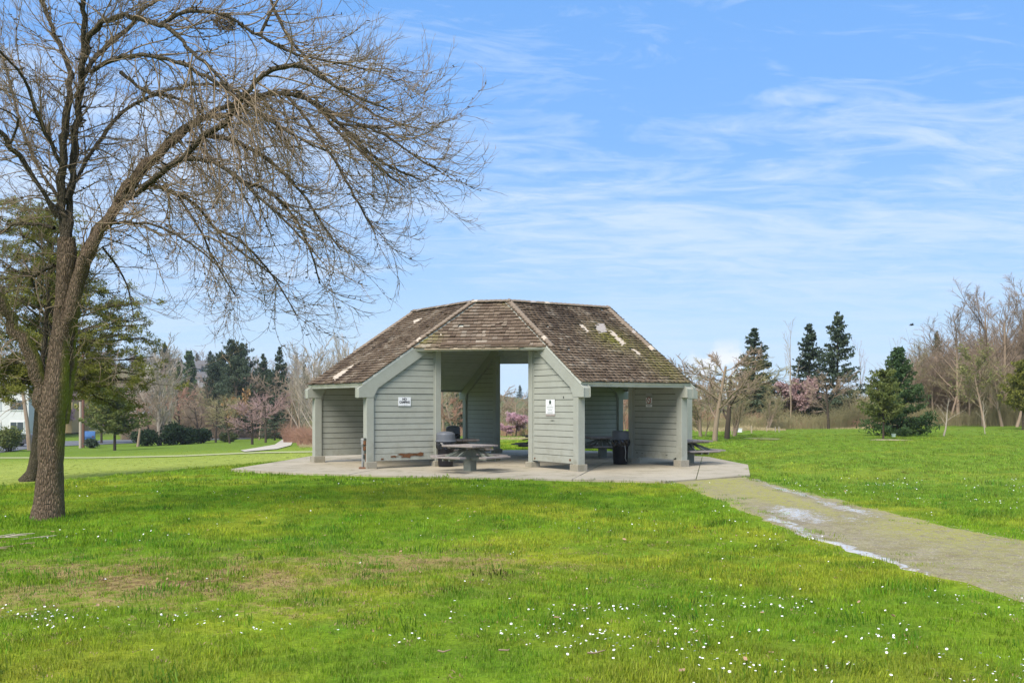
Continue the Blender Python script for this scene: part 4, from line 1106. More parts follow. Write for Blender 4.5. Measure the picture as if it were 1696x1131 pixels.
put_tree('multi', 1410, 708, 640, 'olive brown many stemmed shrub tree left of the spruce', 'bare_tree', RG, T_OLIVE, T_BROWN, 90)
put_conifer('fir3', 1249, 706, 543, 'lone pointed fir behind the apple trees', width=82)
put_conifer('firwide', 1249, 703, 622, 'dark skirt fir in the foot of the lone pointed one', width=70)
put_tree('thin1', 1309, 708, 527, 'slender leafless tree rising between the firs', 'bare_tree', RG, T_PALE, T_BROWN, 52)
put_conifer('fir1', 1340, 704, 535, 'left fir of the dark pair on the right', width=66)
put_conifer('fir2', 1387, 705, 516, 'right and tallest fir of the dark pair on the right', width=90)
put_tree('round2', 1318, 706, 626, 'dusty pink flowering plum below the fir pair', 'plum_tree', None, T_PINK, T_DARK, 70, leaf=(L_BLOSSOM2, 5000, .18))
put_tree('round1', 1372, 710, 612, 'round bare tree in front of the tallest fir', 'bare_tree', RG, T_BROWN, T_DARK, 90)
put_tree('round3', 1290, 706, 630, 'brown scrubby tree left of the flowering plum', 'bare_tree', RG, T_RED, T_BROWN, 50)
put_tree('thin1', 1428, 704, 560, 'spindly bare tree right of the tallest fir', 'bare_tree', RG, T_PINK, T_BROWN, 36)
put_conifer('spruce', 1487, 722, 574, 'deep green spruce with full skirt at right', m=L_FIRG, width=104)
put_conifer('pineY', 1463, 728, 614, 'olive pine on a thin leaning trunk in front of the spruce', 'pine_tree', None, L_PINE2, 70)
put_tree('thin1', 1484, 716, 556, 'thin bare tree sticking up behind the spruce top', 'bare_tree', RG, T_PALE, T_BROWN, 40)
put_tree('thin1', 1562, 722.5, 650, 'slim young tree with pale trunk alone on the right lawn', 'young_tree', None, T_BROWN, T_PALE, 66)
put_conifer('fir2', 1552, 0, 548, 'distant fir poking through the bare wood', width=40, D=125)
put_tree('thin1', 1632, 719, 655, 'sapling on the lawn before the bare wood', 'young_tree', None, T_OLIVE, T_PALE, 30)
WG = 'tall bare trees of the wood on the right'
for i, (x_, b_s, t_, k_, w_, tw_, lb) in enumerate([
    (1518, 704, 560, 'tall2', 66, T_OLIVE, 'bare tree at the left end of the right hand wood'), (1545, 703, 575, 'tall3', 70, T_BROWN, 'bare tree in front of the distant fir'),
    (1588, 704, 492, 'tall1', 92, T_BROWN, 'forked bare maple standing clear above the wood'), (1570, 704, 590, 'tall2', 70, T_OLIVE, 'olive twigged tree under the forked maple'),
    (1605, 704, 580, 'tall3', 70, T_BROWN, 'straight bare tree between the forked maple and the tall group'), (1640, 703, 462, 'tall2', 110, T_BROWN, 'tall many branched tree, leftmost of the highest group'),
    (1668, 703, 470, 'tall1', 100, T_BROWN, 'tall bare tree in the middle of the highest group'), (1690, 703, 455, 'tall3', 110, T_BROWN, 'tall bare tree at the right frame edge'),
    (1628, 706, 590, 'tall3', 80, T_OLIVE, 'greenish tree low in front of the tall group'), (1660, 706, 600, 'tall1', 70, T_OLIVE, 'pale stemmed tree low at the right'),
    (1684, 707, 590, 'tall2', 80, T_BROWN, 'brown tree low beside the right edge pine'), (1500, 704, 600, 'tall1', 50, T_BROWN, 'brown tree peeking over the spruce shoulder'), (1720, 703, 470, 'tall1', 110, T_BROWN, 'tall tree just past the right frame edge')]):
    put_tree(k_, x_, b_s, t_, lb, 'wood_tree', WG, tw_, T_BROWN, w_)
put_tree('tall2', 1632, 708, 565, 'moss green budding tree amid the bare wood', 'budding_tree', None, T_OLIVE, T_BROWN, 60, leaf=(L_MOSSY, 1600, .22))
put_conifer('pineY', 1694, 712, 600, 'dark pine cut by the right frame edge', 'pine_tree', None, L_PINE, 64)

def thicket(name, label, regions, n, m, h, seed, cat='undergrowth', leafm=None, r=.012):
    rs_ = np.random.default_rng(seed); P = []; C = []
    for (x0, x1, b0, b1, hs_) in regions:
        X0, D0, _ = ground_pt(x0, b0); X1, D1, _ = ground_pt(x1, b1)
        k = int(n*abs(x1-x0)/sum(abs(q_[1]-q_[0]) for q_ in regions))
        t = rs_.uniform(0, 1, k); dp = rs_.exponential(2.2, k); X = X0+(X1-X0)*t; Y = D0+(D1-D0)*t+dp+1.2*(vnoise(X/2, X*0, seed)-.5)
        X *= Y/(Y-dp); Z = terrain(X, Y)
        hh = h*hs_*(.25+1.1*vnoise(X/1.9, Y*.2, seed+1)*vnoise(X/5.3, Y*.1, seed+7)**.5)*rs_.uniform(.5, 1.1, k)
        a = rs_.uniform(0, 6.28, k); ln = rs_.uniform(.1, .7, k)*hh
        for i in range(k):
            b = np.array([X[i], Y[i], Z[i]-.05]); tip = b+np.array([math.cos(a[i])*ln[i], math.sin(a[i])*ln[i], hh[i]]); mid_ = (b+tip)/2+np.array([-math.cos(a[i]), -math.sin(a[i]), .5])*ln[i]*.2
            P.append((np.stack([b, mid_, tip]), np.array([r, r*.7, r*.3])))
            for _ in range(2):
                q = mid_+(tip-mid_)*rs_.uniform(0, .7); v = rs_.normal(size=3)*.28*hh[i]; v[2] = abs(v[2]); P.append((np.stack([q, q+v*.5, q+v]), np.array([r*.6, r*.5, r*.25])))
            if leafm: C.append(mid_+rs_.normal(size=(3, 3))*.3); 
    V, Q = tube_arrays(P, 3)
    o = link(bpy.data.objects.new(name, np_mesh(name, V, Q, m))); tag(o, label, cat, kind='stuff')
    if leafm:
        C = np.concatenate(C); o2 = link(bpy.data.objects.new('leaves', np_mesh('leaves', *cards(C, rs_.uniform(.1, .3, len(C)), .5, rs_), leafm)), o); tag(o2, kind='stuff')
thicket('bramble_thicket', 'brown bramble thicket along the far right lawn edge', [(1130, 1500, 713, 707, 1.), (1255, 1500, 704, 703, 1.6), (1500, 1800, 706, 706, 1.3)], 7000, T_OLIVE, 2.1, 3)
thicket('red_thicket', 'rusty brown scrub behind the shelter and apple trees', [(880, 1260, 716, 708, 1.), (700, 880, 722, 722, .9), (1255, 1480, 709, 709, .6)], 5500, T_RED, 1.8, 5)
thicket('pale_reeds', 'dry straw coloured grass at the foot of the thickets', [(1150, 1300, 715, 713, .55), (1300, 1440, 710, 710, .4), (495, 530, 741, 741, .6), (800, 930, 727, 727, .45)], 3500, T_STRAW, .8, 6, 'dry grass')
thicket('bramble_heap', 'low reddish bramble heap beside the footpath and shelter', [(492, 560, 738, 738, 1.3), (470, 560, 733, 733, 1.6)], 2200, T_RED, 1.5, 8)
thicket('hedge_growth', 'green understorey below the firs on the right', [(1230, 1450, 700, 700, 1.)], 1800, T_OLIVE, 3.4, 9, 'undergrowth', L_HEDGE)
thicket('wood_underbrush', 'grey brown underbrush filling the right hand wood', [(1495, 1760, 702, 702, 1.)], 4500, T_BROWN, 6.5, 10, r=.02)
thicket('left_scrub', 'brown scrub between the left lawn and the hillside', [(200, 480, 729, 725, 1.), (200, 500, 726, 724, 1.5)], 4500, T_BROWN, 2.6, 12, r=.02)

# far woods: many whole trees merged, they read as one mass
def far_wood(name, label, spots, keys, m, seed, leafm=None):
    rs_ = np.random.default_rng(seed); parts = []
    for (X, Y, h) in spots:
        k = keys[rs_.integers(len(keys))]; 
        if k in CON: H, (tr, br, lf) = CON[k]; V, Q = lf; sel = rs_.choice(len(Q), max(10, len(Q)//3)); V = V.reshape(-1, 4, 3)[sel]; c_ = V.mean(1, keepdims=True); V = (c_+(V-c_)*2.0).reshape(-1, 3); Q = np.arange(len(V)).reshape(-1, 4)
        else:
            H = TOPQ[k]; V, Q = tube_arrays([(a, b*2.0) for a, b in TREES[k][4][2]], 3); V0, Q0 = tube_arrays(TREES[k][4][0]+TREES[k][4][1], 3); V, Q = join([(V, Q), (V0, Q0)])
        s = h/H; a = rs_.uniform(0, 6.28); ca_, sa_ = math.cos(a), math.sin(a)
        W = np.stack([(V[:, 0]*ca_-V[:, 1]*sa_)*s+X, (V[:, 0]*sa_+V[:, 1]*ca_)*s+Y, V[:, 2]*s+float(terrain(X, Y))], 1); parts.append((W, Q))
    V, Q = join(parts); o = link(bpy.data.objects.new(name, np_mesh(name, V, Q, m))); tag(o, label, 'wood', kind='stuff')
q = np.random.default_rng(4)
sp_ = [((x-848)*D/F, D, q.uniform(6, 11)) for D, x in zip(q.uniform(175, 430, 170), q.uniform(-60, 600, 170))]
far_wood('hillside_wood', 'hazy brown wood covering the far left hillside', sp_, ['tall1', 'tall2', 'round1', 'round2'], T_BROWN, 1)
sp_ = [((x-848)*D/F, D, q.uniform(6, 12)) for D, x in zip(q.uniform(300, 440, 16), q.uniform(-50, 560, 16))]
far_wood('hillside_evergreens', 'scattered evergreens on the far left hillside', sp_, ['fir1', 'fir2'], L_FIR, 2)
sp_ = [((x-848)*D/F, D, q.uniform(5, 10)) for D, x in zip(q.uniform(240, 330, 34), q.uniform(560, 1250, 34))]
far_wood('distant_bare_wood', 'brown wood in the distance behind the shelter', sp_, ['tall1', 'round1', 'round2'], T_BROWN, 3)
sp_ = [((x-848)*D/F, D, q.uniform(5, 10)) for D, x in zip(q.uniform(640, 760, 46), q.uniform(640, 1300, 46))]
far_wood('distant_ridge_trees', 'bluish line of trees on the distant ridge behind the shelter', sp_, ['fir1', 'fir2', 'firwide'], L_FIR, 4)

sp_ = [((x-848)*D/F, D, (7.2+2.6*np.clip((x-1500)/200, 0, 1))*q.uniform(.75, 1.1)) for D, x in zip(q.uniform(92, 130, 170), q.uniform(1495, 1800, 170))]
far_wood('inner_wood', 'dense brown bare wood filling the right side behind the front trees', sp_, ['tall1', 'tall2', 'tall3'], T_BROWN, 6)
sp_ = [((x-848)*D/F, D, q.uniform(6, 11)) for D, x in zip(q.uniform(140, 175, 40), q.uniform(210, 640, 40))]
far_wood('left_wood', 'brown bare wood behind the crab apples and laurels', sp_, ['tall1', 'round1', 'tall3'], T_BROWN, 7)
sp_ = [((x-848)*D/F, D, q.uniform(4, 6)) for D, x in zip(q.uniform(95, 130, 26), q.uniform(640, 1480, 26))]
far_wood('middle_wood', 'low brown wood behind the shelter and the firs', sp_, ['round1', 'round2', 'round3'], T_BROWN, 8)

# ------------------------------------------------------------------ hillside houses, street things
HOUSEP = {n: simple('house_'+n, c, .8, .12, 2) for n, c in dict(white=(.62, .62, .61), yellow=(.55, .42, .22), brown=(.26, .14, .09), grey=(.36, .37, .39), tan=(.45, .36, .26), blue=(.26, .31, .37)).items()}
ROOFM = simple('house_roof', (.12, .115, .115), .9, .3, 3); ROOFB = simple('brown_roof', (.16, .11, .08), .9, .3, 3)
GLASS = simple('window_glass', (.06, .07, .085), .15, .1, 1, 0, .5); FRAMEM = simple('window_frame', (.7, .7, .68), .6, .1)
def house(px_, D, w, d, h, rz, label, wall='white', roof_h=1.8, rows=1, cols=3, base_y=None, flat=False, sink=.0, roofm=None, lift=0., ridge_y=False):
    X = (px_-848)*D/F; Z = float(terrain(X, D))+lift
    e = empty('house', (X, D, Z), rz); tag(e, label, 'house', 'houses beyond the park')
    G().box((0, 0, h/2-1.2), (w, d, h+2.4)).obj('wall', HOUSEP[wall], e)
    if flat: G().box((0, 0, h+.12), (w+.5, d+.5, .28)).obj('roof', roofm or ROOFM, e)
    elif ridge_y:
        o = .45
        for sg in (-1, 1):
            A = [(sg*(w/2+o), -d/2-o, h-.25), (0, -d/2-o, h+roof_h), (0, -d/2-o, h+roof_h+.2), (sg*(w/2+o), -d/2-o, h-.05)]
            B = [(p[0], d/2+o, p[2]) for p in A]
            if sg < 0: A, B = A[::-1], B[::-1]
            G().prism(A, B).obj('roof', roofm or ROOFM, e)
            y = sg*(d/2-.05); G().prism([(-w/2, y-.04, h-.02), (w/2, y-.04, h-.02), (0, y-.04, h+roof_h-.05)], [(-w/2, y+.04, h-.02), (w/2, y+.04, h-.02), (0, y+.04, h+roof_h-.05)]).obj('gable', HOUSEP[wall], e)
    else:
        o = .45
        for sg in (-1, 1):
            A = [(-w/2-o, sg*(d/2+o), h-.25), (-w/2-o, 0, h+roof_h), (-w/2-o, 0, h+roof_h+.2), (-w/2-o, sg*(d/2+o), h-.05)]
            B = [(w/2+o, p[1], p[2]) for p in A]
            if sg > 0: A, B = A[::-1], B[::-1]
            G().prism(A, B).obj('roof', roofm or ROOFM, e)
        for sg in (-1, 1):
            x = sg*(w/2-.05); G().prism([(x-.04, -d/2, h-.02), (x-.04, d/2, h-.02), (x-.04, 0, h+roof_h-.05)], [(x+.04, -d/2, h-.02), (x+.04, d/2, h-.02), (x+.04, 0, h+roof_h-.05)]).obj('gable', HOUSEP[wall], e)
    ww = w/cols
    for r_ in range(rows):
        for c_ in range(cols):
            x = -w/2+ww*(c_+.5); z = h*(r_+.55)/rows
            f = G().box((x, -d/2-.03, z), (ww*.62, .12, h/rows*.52)).obj('window', FRAMEM, e)
            for s in (-1, 1): G().box((x+s*ww*.145, -d/2-.10, z), (ww*.26, .05, h/rows*.42)).obj('pane', GLASS, f)
    return e
house(8, 150, 9.5, 9, 9.5, .15, 'tall white block with dark windows behind the left edge pine', 'white', rows=3, cols=3, flat=True)
house(48, 158, 6.5, 8, 5.2, .1, 'brown plank faced building between the white block and the big tree', 'brown', rows=1, cols=2, flat=True, lift=1.4)
house(117, 172, 3.4, 8, 3.6, R(4), 'yellow gabled house with white window band left of the pole', 'yellow', 1.1, cols=3, roofm=ROOFB, lift=2.6, ridge_y=True)
house(216, 235, 8, 8, 3.6, .1, 'pale modern house glimpsed above the young pine', 'white', rows=1, cols=4, flat=True, lift=3.2)
for x_, D_, w_, h_, wl, lb in ((285, 395, 6.5, 2.6, 'tan', 'tan house on the hillside behind the white poplar'), (322, 425, 7, 2.6, 'grey', 'grey house on the skyline beside the columnar evergreen'), (341, 400, 7, 2.8, 'white', 'white gabled house on the hillside left of the big fir clump'),
                               (333, 330, 6.5, 2.8, 'grey', 'grey roofed house just above the crab apples'), (318, 360, 6, 2.6, 'blue', 'bluish house half way up the hillside'), (352, 425, 8, 3, 'tan', 'pale house on the crest of the hillside'), (345, 365, 6, 3, 'white', 'white house just left of the big fir clump, lower one'), (160, 400, 9, 4, 'grey', 'grey house on the left hillside behind the pines'), (245, 415, 8, 3, 'white', 'small white house on the far crest left of the poplar')):
    house(x_, D_, w_, 6, h_, random.uniform(-.4, .4), lb, wl, 1.6, cols=3, lift=.2)
# utility pole, drive posts
X, D, Z = ground_pt(137.5, 741); up = empty('utility_pole', (X, D, Z)); tag(up, 'brown wooden utility pole at the road beside the big tree', 'utility pole')
G().tube([(0, 0, -.3), (0, 0, 5), (0, 0, 11)], [.2, .17, .13], 8).obj('pole', simple('creosoted_pole', (.17, .085, .06)), up); G().box((0, -.1, 9.8), (2.2, .12, .14)).obj('crossarm', T_DARK, up)
X, D, Z = ground_pt(133, 742); up = empty('lamp_post', (X, D, Z)); tag(up, 'pale grey post standing directly left of the brown utility pole', 'post')
G().tube([(0, 0, -.3), (0, 0, 3), (0, 0, 5.4)], [.16, .15, .13], 8).obj('pole', simple('pale_post', (.42, .36, .29)), up); G().lathe([(.14, 5.35), (.17, 5.4), (.15, 5.5), (.02, 5.55)], n=10).obj('cap', T_DARK, up)
X, D, Z = ground_pt(45, 745.5); up = empty('leaning_trunk', (X, D, Z)); tag(up, 'slim leaning tree trunk at the roadside left of the big tree', 'tree')
G().tube([(.3, 0, -.3), (0, 0, 3), (-.55, 0, 7), (-.8, 0, 11)], [.28, .22, .18, .1], 8).obj('trunk', T_BROWN, up)
def car(px_, py_, rz, label, c, van=False):
    X, D, Z = ground_pt(px_, py_); e = empty('parked_car', (X, D, Z+.06), rz); tag(e, label, 'car', 'vehicles beyond the lawn')
    m = simple('car_paint_'+label.split()[0], c, .3, .05, 1, 0, .5)
    L, Wd = 4.3, 1.75
    prof = [(-L/2, .35), (L/2, .35), (L/2, .75), (L/2-.2, .88), (1.15, 1.0), (.45, 1.45), (-1.3, 1.47), (-L/2+.1, 1.0), (-L/2, .8)] if not van else [(-L/2, .35), (L/2, .35), (L/2, 1.0), (L/2-.5, 1.2), (1.3, 1.9), (-L/2+.1, 1.95), (-L/2, 1.7)]
    G().prism([(x, -Wd/2, z) for x, z in prof], [(x, Wd/2, z) for x, z in prof]).obj('body', m, e, bevel=.06)
    for s in (-1, 1):
        wn = [(-1.15, 1.02), (.95, 1.02), (.38, 1.37), (-1.1, 1.38)] if not van else [(.3, 1.2), (1.55, 1.2), (1.2, 1.75), (.3, 1.75)]
        a, b_ = sorted((s*(Wd/2-.02), s*(Wd/2+.012))); G().prism([(x, a, z) for x, z in wn], [(x, b_, z) for x, z in wn]).obj('side_window', GLASS, e)
        for x in (-1.3, 1.35):
            w = G().tube([(x, s*(Wd/2-.2), .32), (x, s*(Wd/2+.01), .32)], .32, 16).obj('wheel', BLACKP, e); G().tube([(x, s*(Wd/2-.0), .32), (x, s*(Wd/2+.02), .32)], .18, 10).obj('rim', METAL, w)
        G().box((L/2+.005, s*.6, .68), (.03, .3, .14)).obj('headlight', FRAMEM, e); G().box((-L/2-.005, s*.6, .78), (.03, .25, .16)).obj('tail_light', RUST, e)
    return e
car(146, 733, R(112), 'blue car parked by the road right of the utility pole', (.05, .13, .30))
car(50, 739.5, R(5), 'dark grey car on the road between the pine bush and the big tree', (.06, .06, .07))
X, D, Z = ground_pt(465.5, 727); up = empty('litter_bin', (X, D, Z)); tag(up, 'small black bin beside the footpath at the left trees', 'litter bin')
G().lathe([(.3, 0), (.34, .9), (.36, .95), (.3, 1.1), (.02, 1.15)], n=14).obj('barrel', BLACKP, up); G().lathe([(.37, .9), (.37, 1.0)], n=14).obj('rim', METAL, up)
X, D, Z = ground_pt(467, 723); up = empty('pale_post', (X, D, Z)); tag(up, 'pale grey sign post behind the small black bin', 'post')
G().tube([(0, 0, 0), (0, 0, 2.6)], .07, 6).obj('pole', METAL, up); G().box((0, -.05, 2.3), (.45, .04, .6)).obj('panel', METAL, up)
# right: fence posts, white box, green box
for i, (x_, y_, h_) in enumerate(((1212, 719, 11), (1216.5, 716.5, 15), (1245, 717, 12), (1270, 715.5, 10), (1284.5, 715.5, 9), (1290.5, 715.5, 9.5))):
    X, D, Z = ground_pt(x_, y_); r_ = 1.4*D/F if i == 2 else .8*D/F
    lb = ['shortest wooden fence post nearest the apple trunk', 'thin fence post beside the shortest one near the apple trunk', 'thickest tan wooden fence post by the pale reeds', 'pale fence post standing alone right of the thickest one', 'left post of the close pair at the thicket', 'right post of the close pair at the thicket'][i]
    p = empty('fence_post', (X, D, Z)); tag(p, lb, 'fence post', 'old fence posts at the lawn edge')
    G().tube([(0, 0, -.2), (random.uniform(-.03, .03), 0, h_*D/F)], [r_, r_*.85], 7).obj('post', TRIMWOOD if i < 4 else GREYWOOD, p)
X, D, Z = ground_pt(1223.5, 716.5); p = empty('white_box', (X, D, Z), .2); tag(p, 'small white box lying in the straw at the foot of the apple trees', 'box')
G().box((0, 0, .15), (.38, .3, .26)).obj('box', WHITE, p, bevel=.02); G().box((0, 0, .29), (.41, .33, .03)).obj('lid', WHITE, p)
X, D, Z = ground_pt(1480, 723.5); p = empty('utility_box', (X, D, Z), .1); tag(p, 'pale green utility box on bark mulch at the leaning pine', 'utility box')
G().box((0, 0, .08), (.19, .16, .17)).obj('cabinet', simple('pale_green_paint', (.33, .42, .36)), p, bevel=.02); G().box((0, 0, .18), (.22, .19, .03)).obj('lid', simple('pale_green_lid', (.38, .47, .41)), p)
def patch(name, label, px_, py_, w, h, c):
    X, D, Z = ground_pt(px_, py_); n = 26; pts = []
    for i in range(n):
        a = 2*math.pi*i/n; k = .75+.5*random.random(); x, y = X+math.cos(a)*w*k, D+math.sin(a)*h*k; pts.append((x, y, float(terrain(x, y))+.03))
    g = G(); vs = [(X, D, Z+.05)]+pts; g.add(vs, [(0, 1+i, 1+(i+1) % n) for i in range(n)]); o = g.obj(name, simple(name+'_soil', c, .95, .5, 4, .02)); tag(o, label, 'mulch', kind='stuff')
patch('mulch_patch', 'tan bark mulch under the leaning pine', 1473, 729, 1.05, 1.1, (.36, .30, .18))
patch('bare_soil_patch', 'straw coloured bare patch on the right lawn', 1265, 727, 1.0, 1.6, (.24, .24, .08))
# bird
bd = empty('bird', px(1510, 538, 60)); tag(bd, 'tiny dark bird flying above the right hand wood', 'bird')
G().lathe([(.01, -.16), (.05, -.05), (.055, .05), (.02, .14), (.005, .16)], n=8).obj('body', BLACKP, bd).rotation_euler = (0, R(80), 0)
for s in (-1, 1): G().prism([(-.05, 0, .02), (.06, 0, .02), (.0, s*.26, .10)][::s], [(-.05, 0, .035), (.06, 0, .035), (.0, s*.26, .11)][::s]).obj('wing', BLACKP, bd)

# ------------------------------------------------------------------ the big foreground tree (ash) and the pine behind it
TD = 17.2
tree = empty('bare_tree', (px(80, 852, TD)[0], TD, 0)); tag(tree, 'big leafless foreground tree with mossy trunk and arching crown over the lawn', 'tree')
TO = np.array(tree.location)
def wp(x, y, dy=0.): return np.array([(x-848)*(TD+dy)/F, TD+dy, EYE-(y-H0)*(TD+dy)/F])-TO
def smooth_path(pts, rads, n):
    pts = np.array(pts, float); d = np.r_[0, np.cumsum(np.linalg.norm(np.diff(pts, axis=0), axis=1))]; t = np.linspace(0, d[-1], n)
    # Catmull-Rom through the points
    out = []
    P = np.vstack([2*pts[0]-pts[1], pts, 2*pts[-1]-pts[-2]])
    for tt in t:
        i = min(np.searchsorted(d, tt, side='right')-1, len(pts)-2); u = (tt-d[i])/(d[i+1]-d[i])
        p0, p1, p2, p3 = P[i], P[i+1], P[i+2], P[i+3]
        out.append(.5*(2*p1+(p2-p0)*u+(2*p0-5*p1+4*p2-p3)*u*u+(3*p1-p0-3*p2+p3)*u**3))
    return np.array(out), np.interp(t, d, rads)
PXM = TD/F
LIMBS = []   # (points px with depth, width px)
def limb(spec, name='limb', sides=10, m=LIMB, seed=0, twigs=True, n=None, moss=0.):
    pts = [wp(x, y, dy) for x, y, dy, w in spec]; rad = [w/2*PXM*(.91 if m is BARK else .78) for *_, w in spec]
    L = sum(np.linalg.norm(np.array(a)-np.array(b)) for a, b in zip(pts, pts[1:]))
    P, Rr = smooth_path(pts, rad, n or max(8, int(L/.16)))
    r2 = np.random.default_rng(seed+100)
    if name != 'trunk': P[1:-1] += r2.normal(size=P[1:-1].shape)*np.minimum(.022, Rr[1:-1, None]*.35)
    Rr = Rr*(1+(.012 if m is BARK else .06)*r2.normal(size=len(Rr)))
    V, Q = tube_arrays([(P, Rr)], sides)
    # knobbly surface
    C = np.repeat(P, sides, 0); k = 1+.14*(vnoise(V[:, 0]*9+V[:, 1]*7, V[:, 2]*3.5, 3)-.5)+.12*(vnoise(np.arctan2(V[:, 1]-C[:, 1], V[:, 0]-C[:, 0])*2.5, V[:, 2]*.8, 9)-.5)
    V = C+(V-C)*k[:, None]
    zc = C[:, 2]; mo = np.clip(sstep(.35, .95, (V[:, 0]-C[:, 0])/np.repeat(Rr, sides)+.25*(V[:, 1]-C[:, 1])/np.repeat(Rr, sides))*moss*(sstep(.9, 1.5, zc)*sstep(4.4, 3.4, zc)*.9+.12), 0, 1)
    o = bpy.data.objects.new(name, np_mesh(name, V, Q, m, True, {'moss': ('POINT', 'FLOAT', mo)})); link(o, tree)
    LIMBS.append((P, Rr, twigs)); return P, Rr
limb([(80, 862, 0, 60), (81, 845, 0, 54), (82, 815, 0, 47), (84, 770, 0, 45), (85, 720, 0, 46), (87, 680, 0, 52), (92, 635, 0, 46), (97, 590, 0, 36), (102, 540, 0, 31), (108, 470, 0, 32), (111, 420, 0, 33), (110, 395, 0, 30)], 'trunk', 26, BARK, 1, False, 60, moss=1.0)
limb([(78, 700, 0, 32), (69, 660, -.05, 34), (62, 622, -.1, 28), (46, 580, -.2, 24), (22, 540, -.3, 22), (2, 500, -.5, 20), (-30, 440, -.7, 17), (-60, 360, -.9, 12), (-70, 260, -1.1, 7)], sides=14, m=BARK, seed=2, moss=.8)
limb([(104, 700, .1, 22), (112, 640, .15, 20), (117, 590, .2, 17), (121, 540, .2, 16), (124, 490, .1, 20), (138, 440, .05, 22), (152, 400, 0, 19), (172, 368, 0, 17), (200, 330, -.1, 15)], sides=14, m=BARK, seed=3, moss=1.2)
limb([(105, 560, 0, 24), (118, 510, -.1, 27), (133, 455, -.15, 26), (148, 415, -.2, 22), (165, 380, -.2, 19), (190, 345, -.1, 18), (215, 300, 0, 17), (245, 270, .1, 15), (285, 235, .3, 15), (310, 212, .4, 14)], sides=14, m=BARK, seed=4, moss=.6)
limb([(72, 640, .3, 12), (71, 590, .4, 11), (76, 540, .5, 10), (82, 500, .5, 8), (76, 470, .5, 5)], seed=5)
# leaders going up
limb([(108, 405, 0, 24), (104, 360, .1, 20), (102, 300, .1, 18), (106, 240, .1, 17), (112, 180, .1, 15), (116, 120, .2, 12), (92, 60, .4, 9), (76, 20, .5, 8), (50, -60, .8, 5)], seed=6)
limb([(112, 400, .1, 18), (116, 330, .2, 15), (122, 250, .3, 16), (128, 190, .2, 15), (134, 130, .1, 14), (140, 90, 0, 12), (138, 40, -.2, 11), (141, -20, -.4, 9), (150, -110, -.8, 5)], seed=7)
limb([(136, 105, 0, 12), (146, 70, -.1, 12), (165, 42, -.3, 11), (195, 28, -.5, 11), (230, 32, -.7, 11), (262, 40, -.9, 10), (290, 55, -1.1, 9), (318, 88, -1.3, 7), (345, 110, -1.5, 6), (385, 150, -1.8, 4)], seed=8)
limb([(126, 160, 0, 12), (150, 105, .4, 11), (180, 75, .7, 11), (215, 45, 1.0, 9), (235, 20, 1.2, 8), (262, 0, 1.4, 7), (320, -45, 1.8, 4)], seed=9)
limb([(108, 290, 0, 9), (85, 240, -.3, 8), (60, 185, -.6, 8), (45, 140, -.9, 6), (18, 105, -1.2, 5), (-15, 70, -1.5, 4)], seed=10)
limb([(96, 360, 0, 11), (72, 320, -.2, 9), (45, 275, -.4, 9), (16, 238, -.6, 12), (5, 222, -.7, 10), (-20, 205, -.9, 7), (-60, 190, -1.2, 4)], seed=11)
limb([(18, 238, -.6, 5), (30, 205, -.7, 5), (22, 190, -.8, 3), (0, 180, -1., 3)], seed=12)
limb([(90, 378, .1, 8), (60, 372, .3, 7), (25, 372, .5, 6), (0, 385, .7, 5), (-40, 400, 1., 3)], seed=13)
limb([(90, 440, .1, 8), (70, 448, .2, 7), (56, 458, .3, 6), (30, 450, .3, 4), (0, 430, .2, 3)], seed=14)
# right hand arches
limb([(200, 335, 0, 14), (235, 290, .5, 13), (262, 255, .8, 14), (300, 215, 1.0, 13), (340, 195, 1.2, 12), (380, 190, 1.3, 12), (410, 175, 1.4, 12), (440, 158, 1.5, 11), (480, 155, 1.6, 10), (520, 172, 1.7, 9), (548, 205, 1.8, 8), (585, 240, 1.9, 7), (625, 275, 2.0, 6), (670, 310, 2.1, 4)], seed=15)
limb([(195, 340, 0, 13), (225, 320, -.4, 12), (262, 290, -.8, 12), (300, 262, -1.1, 13), (340, 225, -1.3, 12), (375, 200, -1.5, 12), (400, 165, -1.7, 10), (430, 128, -1.9, 9), (465, 110, -2.0, 9), (505, 112, -2.1, 8), (540, 135, -2.2, 6), (590, 160, -2.3, 4), (650, 185, -2.4, 3)], seed=16)
limb([(310, 212, .4, 13), (345, 190, .2, 11), (385, 172, 0, 11), (425, 160, -.2, 10), (470, 155, -.3, 9), (520, 170, -.5, 8), (560, 205, -.6, 8), (600, 245, -.7, 7), (645, 275, -.8, 5), (700, 300, -.9, 3)], seed=17)
limb([(150, 120, 0, 9), (200, 95, -.6, 9), (260, 95, -1.0, 8), (330, 120, -1.3, 7), (400, 165, -1.6, 6), (470, 215, -1.8, 5), (540, 250, -2., 4)], seed=18)
limb([(265, 40, -.9, 7), (310, 20, -1.0, 7), (370, 25, -1.1, 6), (430, 60, -1.2, 6), (490, 90, -1.3, 5), (560, 105, -1.4, 4), (630, 120, -1.5, 3)], seed=19)
limb([(430, 60, 1, 7), (460, 0, 1.0, 6), (500, -40, 1.2, 5)], seed=20)
limb([(445, -10, .6, 7), (465, 40, .6, 7), (500, 90, .6, 6), (540, 130, .6, 6), (590, 170, .6, 5), (640, 200, .6, 4), (700, 215, .6, 3)], seed=21)
limb([(215, 310, 0, 9), (255, 308, .5, 8), (295, 322, .9, 8), (330, 345, 1.2, 7), (355, 378, 1.4, 6), (385, 405, 1.6, 5), (430, 440, 1.8, 4), (470, 470, 2., 3)], seed=22)
limb([(160, 372, 0, 8), (205, 368, -.5, 6), (250, 372, -.9, 5), (290, 388, -1.2, 5), (325, 410, -1.4, 4), (360, 440, -1.6, 3)], seed=23)
